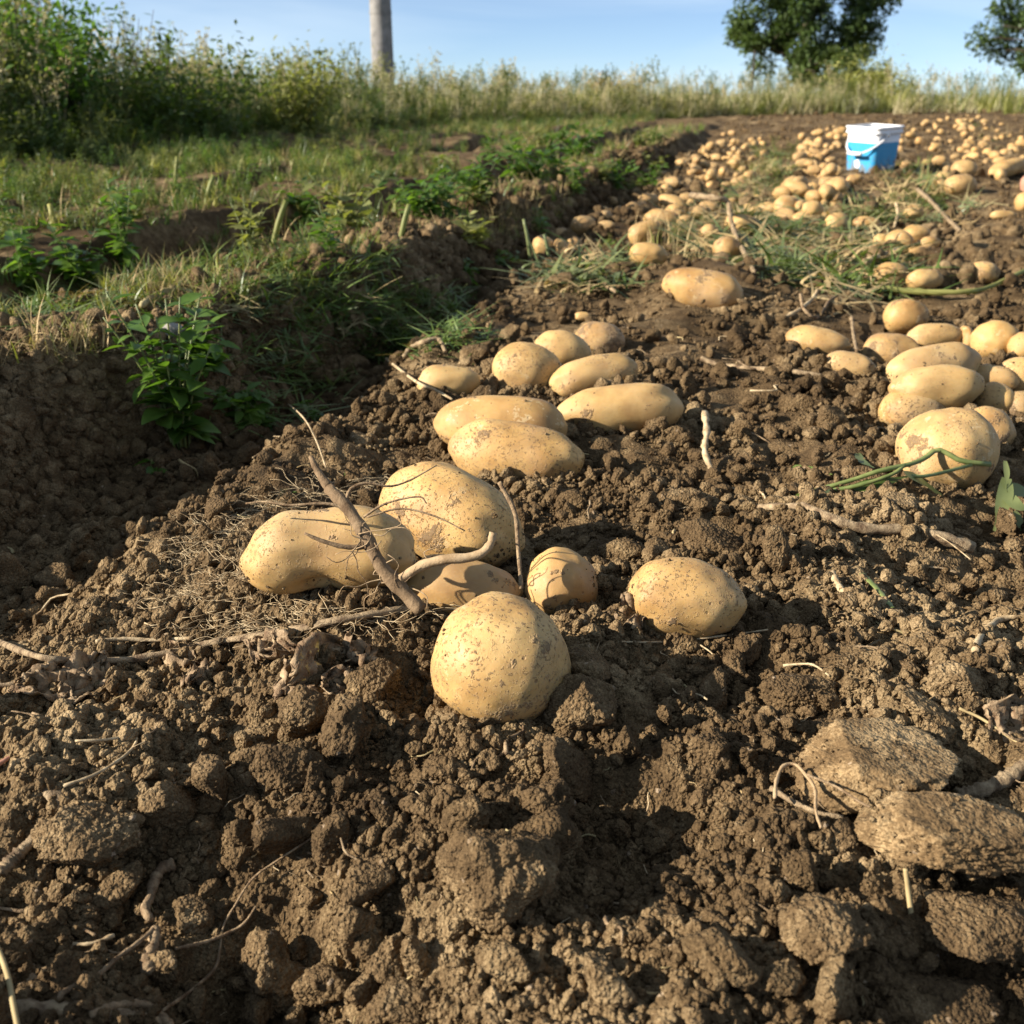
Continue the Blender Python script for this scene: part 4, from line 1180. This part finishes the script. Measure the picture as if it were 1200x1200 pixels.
def root_hairs():
    rb = random.Random(17); b = MB()
    poly = [(200, 660), (250, 600), (330, 580), (420, 555), (470, 560), (300, 600), (280, 690), (330, 712), (480, 705), (520, 720), (400, 735), (250, 745), (170, 720)]
    base = np.array(ground(320, 690)[0])
    for p in poly_points(poly, 620, .006):
        q = np.array(p) - base; a = rb.uniform(0, 6.28); pts = [q]
        for k in range(5):
            a += rb.gauss(0, .8)
            q = q + np.array([math.cos(a), math.sin(a), rb.gauss(0, .30)]) * rb.uniform(.004, .012)
            g = float(HL(q[0] + base[0], q[1] + base[1])) - base[2]
            q[2] = min(max(q[2], g + .005), g + .026)
            pts.append(q)
        tube(b, pts, .00032, .00020, 9, 3, 0, rnd=rb)
    o = b.build('root_hairs', M['root_pale'], None, loc=base)
    tag(o, 'tangled mat of fine tan root hairs around the kidney-shaped potato', 'root hairs', kind='stuff')
root_hairs()

# dead crumpled leaves
def dead_leaf(px, py, l, w, yaw, pitch, seed, label):
    rs = np.random.default_rng(seed)
    n, m = 26, 15
    U, W = np.meshgrid(np.linspace(0, 1, n), np.linspace(-1, 1, m), indexing='ij')
    wd = np.sin(np.pi * np.clip(U, .02, .98) ** .8) ** .8 * w * .5
    P = np.stack([U.ravel() * 3, W.ravel() * 1.5, np.zeros(U.size)], 1) + rs.uniform(0, 30, 3)
    X = U * l; Y = W * wd
    Z = (.30 * W ** 2 * wd + .010 * pn3(P, seed).reshape(U.shape) + .007 * pn3(P * 2.4, seed + 1).reshape(U.shape) + .0055 * np.abs(pn3(P * 5, seed + 3)).reshape(U.shape))
    Y = Y + .006 * pn3(P * 1.6 + 9, seed + 2).reshape(U.shape); X = X + .006 * pn3(P * 1.9 + 19, seed + 4).reshape(U.shape)
    V = np.stack([X.ravel() - l / 2, Y.ravel(), Z.ravel()], 1)
    F = [(i * m + j, i * m + j + 1, (i + 1) * m + j + 1, (i + 1) * m + j) for i in range(n - 1) for j in range(m - 1)]
    o = link('dead_leaf', mesh_np('dead_leaf', V, F, M['dead_leaf']))
    md = o.modifiers.new('thickness', 'SOLIDIFY'); md.thickness = .0005
    o.location = ground(px, py, .010)[0]; o.rotation_euler = (R(pitch), R(random.uniform(-15, 15)), R(yaw))
    tag(o, label, 'leaf')
dead_leaf(378, 778, .062, .045, 60, 55, 1, 'shaded grey-brown dead leaf left of the pointed clod')
dead_leaf(345, 790, .050, .022, 80, 40, 2, 'reddish curled dead leaf beside the shaded one')
dead_leaf(320, 760, .040, .025, -20, 30, 3, 'small curled dead leaf under the ribbed stem')
dead_leaf(102, 796, .046, .036, 75, 25, 4, 'pale wrinkled dead leaf under the dry stem at left')
dead_leaf(62, 802, .050, .030, 20, 30, 5, 'yellowish folded dead leaf at the left edge')
dead_leaf(232, 792, .040, .014, 85, 20, 6, 'narrow split dead leaf hanging from the dry stem')
dead_leaf(420, 770, .040, .024, 120, 35, 7, 'brown crinkled dead leaf above the pointed clod')
dead_leaf(742, 722, .034, .026, 10, 25, 8, 'crumbly dead leaf between two round potatoes')
dead_leaf(400, 800, .030, .020, 30, 50, 9, 'tiny dead leaf touching the pointed clod')
dead_leaf(1185, 848, .040, .030, 40, 30, 10, 'pale shrivelled leaf at the right edge')
dead_leaf(215, 775, .030, .020, -30, 20, 11, 'small pale dead leaf on the root hair mat')

# ------------------------------------------------------------------ leafy weeds, each a plant of its own
leaf_shapes = [leaf_mesh('leaf', 1, .50, M['leaf'], .35, .3), leaf_mesh('leaf', 1, .58, M['leaf'], .6, .2), leaf_mesh('leaf', 1, .42, M['leaf'], .15, .4)]
def weed(px, py, h, nst, spread, leaf, seed, label, parts=True, mat='leaf', lean=(0, 0), z=0.0, name='leafy_weed', per=17):
    rb = random.Random(seed)
    p, t = ground(px, py)
    p.z += z
    root = empty(name, p)
    fol = MB()
    for k in range(nst):
        a = rb.uniform(0, 6.28); rr = spread * rb.uniform(.15, 1)
        hh = h * rb.uniform(.55, 1)
        e = np.array([math.cos(a) * rr + lean[0] * hh, math.sin(a) * rr + lean[1] * hh, hh])
        pts = [np.array([math.cos(a), math.sin(a), 0]) * .15 * rr, e * np.array([.35, .35, .5]), e]
        b = MB(); tube(b, pts, h * .007 + .0005, h * .003 + .0003, 9, 5, .05, rnd=rb)
        st = b.build('stem', M['stem_green'], root)
        C = spline(pts, 20)
        for q in range(per):
            i = int(4 + 16 * (q + rb.random()) / per); c = C[min(i, 20)]
            aa = q * 2.4 + rb.uniform(-.5, .5)
            L = leaf * rb.uniform(.6, 1.25) * (1.15 - .4 * i / 20)
            el = rb.uniform(-.35, .6)
            if parts:
                o = link('leaf', leaf_shapes[rb.randrange(3)], st)
                o.location = c; o.rotation_euler = (rb.uniform(-.5, .5), -el, aa); o.scale = (L, L, L)
            else:
                add_leaf(fol, c, (math.cos(aa) * math.cos(el), math.sin(aa) * math.cos(el), math.sin(el)), L, L * .42, rb)
    if not parts: fol.build('foliage', M[mat], root)
    return tag(root, label, 'weed')
weed(215, 535, .235, 10, .075, .040, 1, 'leafy green weed growing up the trench wall at left', lean=(-.05, .0))
weed(232, 445, .10, 4, .035, .036, 2, 'upright sprig of leaves at the ridge edge above the trench weed', lean=(.1, 0))
weed(178, 560, .030, 2, .015, .026, 3, 'seedling with pointed leaves low in the trench', per=5)
weed(300, 505, .075, 7, .08, .03, 4, 'low dark weed spreading on the trench floor')
weed(375, 500, .04, 3, .04, .022, 44, 'small weed beside the low dark one at the trench foot', per=6)
weed(95, 345, .16, 5, .06, .045, 5, 'green weed in the shaded furrow at far left')
weed(30, 350, .13, 5, .06, .045, 55, 'green weed cut by the left edge in the furrow')
weed(150, 330, .22, 5, .05, .042, 6, 'taller bright green weed standing in the furrow')
weed(545, 335, .07, 4, .05, .03, 7, 'green weed on the trench wall by the bare ridge')
weed(355, 262, .12, 4, .06, .04, 8, 'small green weed in the furrow behind the grass')
weed(505, 255, .13, 9, .16, .05, 9, 'wide dark green weed patch on the second ridge side', parts=False, per=16)
weed(560, 240, .12, 8, .16, .05, 10, 'green weed beside the wide dark patch', parts=False, per=16)
weed(620, 215, .16, 9, .2, .06, 13, 'round green weed further up the second furrow', parts=False, per=16)
weed(675, 190, .18, 9, .25, .06, 14, 'farthest green weed in the second furrow', parts=False, per=16)
weed(720, 222, .12, 6, .10, .05, 15, 'small green plant at the far trench edge', parts=False, per=12)
weed(590, 318, .07, 5, .05, .03, 16, 'green tuft at the foot of the ridge by the leek stalks', parts=False, per=12)
weed(716, 290, .03, 2, .02, .03, 18, 'yellow-green seedling among the potatoes by the trench', per=5)
weed(335, 583, .010, 2, .006, .012, 19, 'tiny green seedling behind the kidney-shaped potato', per=4)
weed(406, 560, .012, 1, .004, .012, 20, 'tiny green sprout above the forked root', per=4)

rw = random.Random(31)
ORD = ('nearest', 'second', 'third', 'fourth', 'fifth', 'sixth', 'seventh', 'eighth', 'ninth', 'tenth', 'eleventh', 'twelfth', 'farthest')
for k in range(26):                                     # low weeds along both furrows
    y = 1.9 + 4.6 * (k // 2 + rw.uniform(.1, .9)) / 13; e = FD if k % 2 else FB
    x = float(e(y)) + rw.uniform(-.10, .08)
    p = (x, y, float(HL(x, y)))
    q = cam.matrix_basis.inverted() @ Vector(p)
    sx, sy = 600 + FPX * q.x / -q.z, 600 - FPX * q.y / -q.z
    lab = 'low green weed, %s along the side of the %s ridge' % (ORD[k // 2], 'second' if k % 2 else 'first')
    o = weed(sx, sy, rw.uniform(.07, .14), rw.randint(4, 7), rw.uniform(.05, .12), rw.uniform(.03, .045), 500 + k, lab, parts=False, per=14, mat=rw.choice(('leaf', 'leaf_olive', 'leaf')))
    o['group'] = 'weeds along the furrows'

# green shoots by the heap
def shoots():
    p, t = ground(1010, 570)
    root = empty('green_shoot', p)
    def part(pts, r0, r1, mat, name='stem'):
        b = MB(); tube(b, [np.array(ground(*q)[0]) - np.array(p) for q in pts], r0, r1, 18, 6, .08)
        return b.build(name, M[mat], root)
    part([(965, 572, .010), (1000, 562, .014), (1030, 552, .020), (1062, 545, .026), (1082, 538, .034), (1100, 527, .047), (1126, 540, .040), (1160, 544, .034)], .0024, .0030, 'stem_green')
    part([(975, 575, .008), (1010, 568, .012), (1045, 556, .018), (1060, 545, .026)], .0024, .0020, 'stem_green')
    part([(1066, 558, .030), (1090, 557, .034), (1138, 545, .036)], .0018, .0020, 'stem_green')
    def strip(pts, w, mat='grass_blue'):
        P = spline([np.array(ground(*q)[0]) - np.array(p) for q in pts], 12)
        V = []
        for i, c in enumerate(P):
            tg = P[min(i + 1, 12)] - P[max(i - 1, 0)]
            sd = np.cross(tg, np.array([0, -.5, .85])); sd /= np.linalg.norm(sd) + 1e-9
            ww = w * .5 * (math.sin(math.pi * min(.97, i / 12 + .12)) ** .7)
            V += [c - sd * ww, c + np.array([0, 0, -.15 * ww]), c + sd * ww]
        F = []
        for i in range(12): F += [(3 * i, 3 * i + 1, 3 * i + 4, 3 * i + 3), (3 * i + 1, 3 * i + 2, 3 * i + 5, 3 * i + 4)]
        b = MB(); b.add(V, F); b.build('blade', M[mat], root)
    strip([(930, 587, .006), (950, 578, .010), (968, 572, .012)], .012, 'grass')
    strip([(967, 592, .004), (968, 582, .010), (972, 572, .014)], .010)
    strip([(1062, 556, .034), (1078, 562, .028), (1092, 572, .016), (1104, 580, .008)], .019)
    strip([(1005, 530, .004), (1010, 540, .006), (1024, 548, .008)], .010)
    strip([(1000, 572, .008), (1030, 566, .010), (1064, 558, .014)], .014, 'grass')
    strip([(930, 546, .004), (950, 550, .006), (975, 556, .006)], .010, 'grass')
    tag(root, 'green shoots with folded blades lying before the largest heap potato', 'shoot')
    r2 = empty('leek_plant', ground(1190, 590)[0]); p2 = np.array(r2.location)
    nonlocal_root = r2
    for pts, w in [([(1180, 560, .04), (1178, 580, .03), (1172, 600, .018), (1165, 622, .006)], .016), ([(1176, 575, .03), (1190, 590, .026), (1210, 600, .02)], .014),
                   ([(1180, 572, .034), (1196, 575, .03), (1215, 582, .02)], .014), ([(1186, 600, .02), (1192, 612, .012), (1198, 622, .006)], .014), ([(1178, 540, .05), (1180, 556, .045), (1178, 572, .034)], .006)]:
        P = spline([np.array(ground(*q)[0]) - p2 for q in pts], 10); V = []
        for i, c in enumerate(P):
            tg = P[min(i + 1, 10)] - P[max(i - 1, 0)]
            sd = np.cross(tg, np.array([0, -.7, .6])); sd /= np.linalg.norm(sd) + 1e-9
            ww = w * .5 * (math.sin(math.pi * min(.97, i / 10 + .15)) ** .7)
            V += [c - sd * ww, c + np.array([0, .1 * ww, -.15 * ww]), c + sd * ww]
        F = []
        for i in range(10): F += [(3 * i, 3 * i + 1, 3 * i + 4, 3 * i + 3), (3 * i + 1, 3 * i + 2, 3 * i + 5, 3 * i + 4)]
        b = MB(); b.add(V, F); b.build('blade', M['grass_blue'], r2)
    tag(r2, 'blue-green blades drooping at the right edge below the heap', 'plant')
    p, t = ground(623, 312)
    r3 = empty('leek_plant', p)
    for (x0, x1, hh, r) in [(.0, -.02, .11, .006), (.045, .03, .075, .006), (.01, .0, .05, .004)]:
        b = MB(); tube(b, [(x0, 0, -.01), (x0 * .6 + x1 * .4, 0, hh * .5), (x1, .01, hh)], r, r * .6, 8, 7, .05); b.build('stalk', M['grass_blue'], r3)
    tag(r3, 'green leek stalks standing at the trench edge beside a round potato', 'plant')
shoots()

# ------------------------------------------------------------------ grass, past counting
def tuft_mesh(seed, n, hmin, hmax, wid, mat, lying=0.0, rad=.25):
    rb = random.Random(seed); b = MB()
    for k in range(n):
        a = rb.uniform(0, 6.28); rr = rad * math.sqrt(rb.random())
        d = rb.uniform(0, 6.28)
        L = rb.uniform(hmin, hmax)
        if rb.random() < lying:
            blade(b, (rr * math.cos(a), rr * math.sin(a), rb.uniform(.0, .18)), (math.cos(d), math.sin(d)), L, wid * rb.uniform(.6, 1.2), rb.uniform(.2, .8) + 1.0, 4, rb, rb.uniform(-.8, .8))
            o = len(b.v) - 10                             # lay the blade down
            for i in range(o, len(b.v)):
                x, y, z = b.v[i]
                b.v[i] = (x, y, z * .13 + rb.uniform(-.004, .004))
        else:
            blade(b, (rr * math.cos(a), rr * math.sin(a), -.02), (math.cos(d), math.sin(d)), L, wid * rb.uniform(.6, 1.2), rb.uniform(.3, 1.6), 4, rb, rb.uniform(-.5, .5))
    return b.mesh('tuft', M[mat])
T_up = [tuft_mesh(200 + k, 16, .45, 1.1, .055, m, .15) for k, m in enumerate(('grass', 'grass', 'grass_yellow', 'grass_blue'))]
T_lie = [tuft_mesh(220 + k, 20, .7, 1.5, .055, m, 1.0, .6) for k, m in enumerate(('grass', 'grass_blue', 'grass_blue', 'straw', 'grass'))]
T_dry = [tuft_mesh(240 + k, 16, .5, 1.2, .030, m, .45, .35) for k, m in enumerate(('straw', 'grass_yellow', 'straw'))]
T_mead = [tuft_mesh(260 + k, 26, .5, 1.2, .035, m, .0, .35) for k, m in enumerate(('grass_yellow', 'straw_pale', 'leaf_olive', 'straw_pale'))]
def sprig_mesh(seed, mat, nl=46, h=1.0):
    """a leafy upright weed of the bank: stem with many small leaves"""
    rb = random.Random(seed); b = MB()
    for s in range(4):
        a = rb.uniform(0, 6.28); r = rb.uniform(.05, .34); hh = h * rb.uniform(.6, 1.0)
        pts = [np.array([0, 0, 0.]), np.array([r * .4 * math.cos(a), r * .4 * math.sin(a), hh * .5]), np.array([r * math.cos(a), r * math.sin(a), hh])]
        tube(b, pts, .012, .004, 5, 4, 0, rnd=rb)
        C = spline(pts, 16)
        for k in range(nl):
            i = rb.randint(3, 16); aa = rb.uniform(0, 6.28); el = rb.uniform(-.3, .7)
            off = np.array([rb.gauss(0, .05), rb.gauss(0, .05), rb.gauss(0, .04)])
            L = rb.uniform(.05, .115)
            add_leaf(b, C[i] + off, (math.cos(aa) * math.cos(el), math.sin(aa) * math.cos(el), math.sin(el)), L, L * .45, rb)
    return b.mesh('sprig', M[mat])
T_spr = [sprig_mesh(300 + k, m) for k, m in enumerate(('leaf_dark', 'leaf_olive', 'leaf_dark', 'leaf_olive', 'leaf', 'leaf_dark'))]
def flower_stalk_mesh(seed, mat, heads):
    rb = random.Random(seed); b = MB()
    for s in range(3):
        a = rb.uniform(0, 6.28); r = rb.uniform(.05, .2); hh = rb.uniform(.75, 1.0)
        e = np.array([r * math.cos(a), r * math.sin(a), hh])
        tube(b, [(0, 0, 0), e * np.array([.4, .4, .5]), e], .007, .003, 6, 4, 0, rnd=rb)
        for k in range(heads):
            d = np.array([rb.gauss(0, 1), rb.gauss(0, 1), rb.uniform(.2, 1.2)]); d /= np.linalg.norm(d)
            tp = e + d * rb.uniform(.03, .12) - np.array([0, 0, rb.uniform(0, .25)])
            tube(b, [e - np.array([0, 0, .12]), tp], .003, .002, 2, 3, 0, rnd=rb)
            for q in range(5): add_leaf(b, tp, (rb.gauss(0, 1), rb.gauss(0, 1), rb.gauss(.3, .6)), .03, .022, rb)
    return b.mesh('flower_stalk', M[mat])
T_fl = [flower_stalk_mesh(340 + k, m, 8) for k, m in enumerate(('leaf_dark', 'straw_pale', 'leaf_olive', 'straw_pale'))]

def spread_stuff(name, pts, smin, smax, variants, label, cat, zoff=0.0, tilt=.12, weights=None, power=1.0, limit=None):
    pts = np.array([tuple(p) for p in pts]); n = len(pts)
    s = smin + (smax - smin) * rng.random(n) ** power
    if limit is not None: s = np.minimum(s, limit)
    pts[:, 2] += zoff * s
    rot = np.stack([rng.normal(0, tilt, n), rng.normal(0, tilt, n), rng.uniform(0, 6.28, n)], 1)
    idx = rng.integers(0, len(variants), n) if weights is None else rng.choice(len(variants), n, p=np.array(weights) / sum(weights))
    scatter(name, pts, rot, np.stack([s * rng.uniform(.85, 1.2, n), s * rng.uniform(.85, 1.2, n), s], 1), idx, variants, label, cat)

g1 = [(790, 262), (850, 232), (930, 236), (1000, 225), (1050, 250), (1030, 290), (1070, 330), (1040, 352), (960, 348), (900, 330), (840, 305)]
spread_stuff('cut_grass', poly_points(g1, 210) + poly_points([(1040, 195), (1085, 190), (1110, 235), (1070, 250), (1030, 225)], 30) + poly_points([(640, 322), (700, 310), (745, 312), (720, 335), (650, 345)], 26)
             + poly_points([(880, 195), (915, 175), (935, 180), (905, 235), (870, 225)], 30),
             .08, .17, T_lie, 'heap of cut bluish grass among the potatoes', 'grass', .02, .2, [1, 4, 4, 5, 1])
g2 = [(0, 352), (110, 325), (230, 300), (330, 290), (440, 300), (500, 345), (545, 380), (520, 410), (430, 425), (340, 395), (250, 372), (150, 372), (0, 385)]
spread_stuff('ridge_grass', poly_points(g2, 260) + poly_points([(410, 350), (560, 345), (560, 400), (430, 425)], 90) + poly_points([(250, 400), (340, 400), (400, 460), (330, 520), (260, 500), (280, 440)], 50),
             .04, .085, T_lie, 'mown green grass hanging over the first ridge', 'grass', .02, .3, [4, 2, 1, 1, 4])
up = poly_points([(0, 380), (0, 330), (130, 320), (300, 290), (420, 310), (480, 370), (300, 372)], 120) + poly_points([(200, 290), (330, 250), (500, 265), (420, 300), (280, 320)], 70)
spread_stuff('upright_grass', up, .02, .06, T_up, 'upright green grass tufts on the first ridge', 'grass', 0, .25)
dry = poly_points([(130, 330), (250, 290), (300, 320), (280, 375), (150, 370)], 70) + poly_points([(240, 330), (420, 280), (600, 290), (720, 200), (640, 225), (520, 260)], 90) + poly_points([(0, 400), (130, 390), (130, 415), (0, 435)], 30)
spread_stuff('dry_grass', dry, .03, .07, T_dry, 'short dry grass and straw on the first ridge', 'grass', 0, .35)
y_ = np.where(rng.random(12000) < .7, rng.uniform(1.6, 13.5, 12000), rng.uniform(1.6, 5, 12000))
lo_, hi_ = FE(y_) - .3, FD(y_) - .02
x_ = lo_ + (hi_ - lo_) * rng.random(12000)
k_ = (hi_ - lo_ > .1) & (pn2(x_ * 1.9, y_ * 1.9, 91) > -.12)
x_, y_ = x_[k_][:4600], y_[k_][:4600]                    # between second furrow and bank
P_ = np.stack([x_, y_, HL(x_, y_)], 1)
spread_stuff('field_grass', P_, .03, .085, T_up + T_dry + T_lie[:2], 'yellow-green grass and weeds on the undug ridges', 'grass', 0, .25, [4, 3, 6, 3, 3, 4, 3, 3, 3], 1.6)
k_ = rng.choice(len(P_), min(1100, len(P_)), replace=False)
spread_stuff('field_weeds', P_[k_], .04, .11, T_spr, 'small leafy weeds mixed through the grass of the undug ridges', 'weeds', 0, .2)
mid_ = poly_points([(1030, 215), (1090, 200), (1140, 240), (1120, 275), (1050, 262)], 40) + poly_points([(870, 200), (900, 168), (935, 165), (915, 235), (880, 240)], 40) + poly_points([(700, 300), (800, 255), (860, 300), (790, 310)], 22) + poly_points([(1120, 150), (1200, 150), (1200, 175), (1120, 180)], 14)
spread_stuff('withered_haulms', mid_, .05, .12, T_dry + T_lie[1:4] + T_spr[1:2], 'withered haulms and weeds lying between the far potatoes', 'weeds', 0, .5)
y_ = rng.uniform(2.0, 10, 240); x_ = rng.uniform(FC(y_) - .12, FB(y_) - .03)   # thin growth in and beside the furrow
P_ = np.stack([x_, y_, HL(x_, y_)], 1)
spread_stuff('furrow_grass', P_, .03, .10, T_dry + T_up, 'thin dry grass on the bare first ridge', 'grass', 0, .3)

def bank():
    pts, lim, dry_f = [], [], []
    while len(pts) < 3000:
        if random.random() < .55:
            y = random.uniform(2.2, 13.5); w = abs(random.gauss(0, 1.0)); x = float(FE(y)) - .1 - w
            if x < -.62 * y - 1.6: continue
            limit = .13 + .40 * w
        else:
            y = random.uniform(13.0, 19); x = random.uniform(-8, 15)
            w = y - 13; limit = .32 + .05 * w
        pts.append((x, y, 0.0)); lim.append(limit * random.uniform(.65, 1.1)); dry_f.append(x + (y - 8) * .35 + random.gauss(0, 1.0))
    pts, lim, dry_f = np.array(pts), np.array(lim), np.array(dry_f)
    pts[:, 2] = HL(pts[:, 0], pts[:, 1]) - .02
    lim = np.minimum(lim, np.where(pts[:, 0] / pts[:, 1] < -.40, .88, .36) * rng.uniform(.75, 1.1, len(lim)))
    leafy = dry_f < .4
    def go(mask, name, var, lab, cat, wts=None):
        n = int(mask.sum()); p = pts[mask]; s = lim[mask]
        rot = np.stack([rng.normal(0, .1, n), rng.normal(0, .1, n), rng.uniform(0, 6.28, n)], 1)
        wd = np.clip(s, .25, 9) * 1.05
        idx = rng.integers(0, len(var), n) if wts is None else rng.choice(len(var), n, p=np.array(wts) / sum(wts))
        scatter(name, p, rot, np.stack([wd, wd, s], 1), idx, var, lab, cat)
    go(leafy, 'bank_weeds', T_spr + T_mead[:3:2], 'dense green weeds on the bank at the left field edge', 'weeds', [4, 4, 4, 3, 2, 4, 2, 2])
    go(~leafy, 'meadow_grass', T_mead + T_spr[1:4:2], 'tall yellowing grass along the far end of the field', 'grass', [4, 3, 3, 4, 1.5, 1.2])
    # flowering stalks rising out of it
    n = 1400
    i = rng.choice(len(pts), n); p = pts[i].copy(); s = np.minimum(lim[i] * rng.uniform(1.2, 1.75, n), .85)
    rot = np.stack([rng.normal(0, .12, n), rng.normal(0, .12, n), rng.uniform(0, 6.28, n)], 1)
    scatter('flowering_stalks', p, rot, np.repeat(s[:, None], 3, 1), rng.integers(0, 4, n), T_fl, 'thin seed stalks rising above the bank weeds', 'weeds')
bank()

def bush(x, y, h, w, seed, label, mat, n, leaf, name='bush', airy=0.0, stems=9):
    rb = random.Random(seed)
    root = empty(name, (x, y, float(HL(x, y)) - .02))
    fol = MB()
    for k in range(stems):
        a = rb.uniform(0, 6.28); r = w * .5 * rb.uniform(.2, 1); hh = h * rb.uniform(.6, 1) * (1 - .35 * (r / (w * .5)) ** 2)
        e = np.array([r * math.cos(a), r * math.sin(a), hh]); pts = [np.array([0, 0, 0.]), e * np.array([.5, .5, .5]), e]
        b = MB(); tube(b, pts, h * .006, h * .0015, 8, 5, .05, rnd=rb); b.build('stem', M['bark'], root)
        C = spline(pts, 20)
        for q in range(n // stems):
            i = rb.randint(4, 20); off = np.array([rb.gauss(0, 1), rb.gauss(0, 1), rb.gauss(0, .8)]) * w * (.085 - .05 * airy)
            L = leaf * rb.uniform(.6, 1.3)
            add_leaf(fol, C[i] + off, (rb.gauss(0, 1), rb.gauss(0, 1), rb.gauss(.1, .6)), L, L * .45, rb)
    fol.build('foliage', M[mat], root)
    return tag(root, label, 'bush')
bush(-2.75, 5.0, .88, 1.2, 1, 'big olive-green bush at the left edge of the picture', 'leaf_olive', 7500, .036)
bush(-2.15, 4.9, .92, .5, 2, 'slender bluish-green tall weed rising above the big bush', 'leaf', 800, .034, 'tall_weed', .5, 5)
bush(-1.95, 4.95, .80, .7, 3, 'bright green bush right of the tall bluish weed', 'leaf', 1800, .045)
bush(-2.08, 6.1, .86, .5, 4, 'thin nearly bare shrub against the sky beside the bush', 'bark', 60, .02, 'bare_shrub', .2, 9)
bush(-1.78, 5.6, .84, .30, 5, 'single tall leafy weed standing up against the sky', 'leaf_dark', 260, .045, 'tall_weed', .3, 3)
bush(-1.55, 5.3, .50, .8, 6, 'dark green rounded bush below the single tall weed', 'leaf_dark', 2600, .04)
bush(-1.20, 6.4, .50, .8, 7, 'olive bush left of the utility pole', 'leaf_olive', 2200, .04)
bush(-3.2, 6.2, 1.0, 1.3, 8, 'dark bush behind the big olive one at the left edge', 'leaf_dark', 3000, .055)
bush(4.95, 15.4, .66, 1.7, 9, 'pale dry scrub clump in front of the big tree', 'grass_yellow', 3600, .06, 'scrub')
bush(1.3, 14.8, .52, .9, 10, 'rusty brown dry weed clump on the skyline in the middle', 'straw', 1500, .05, 'scrub')
bush(8.6, 16.0, .55, 1.2, 11, 'dry scrub clump under the tree at the right edge', 'straw', 1500, .05, 'scrub')
# stone at the ridge edge
p, t = ground(200, 388, .012)
o = link('stone', clod_mesh('stone', 3001, 4, M['stone'], (.020, .015, .014), 5, .8, .4)); o.location = p
tag(o, 'pale grey stone at the edge of the grassy ridge', 'stone')
mb = MB(); P = [np.array(ground(q, w, .006)[0]) for q, w in ((-8, 898), (4, 892), (16, 884))]
tube(mb, [q - P[0] for q in P], .0022, .0012, 8, 6, .1)
tag(mb.build('red_sprout', M['pink'], None, loc=P[0]), 'short pink-red shoot at the left edge of the soil', 'shoot')
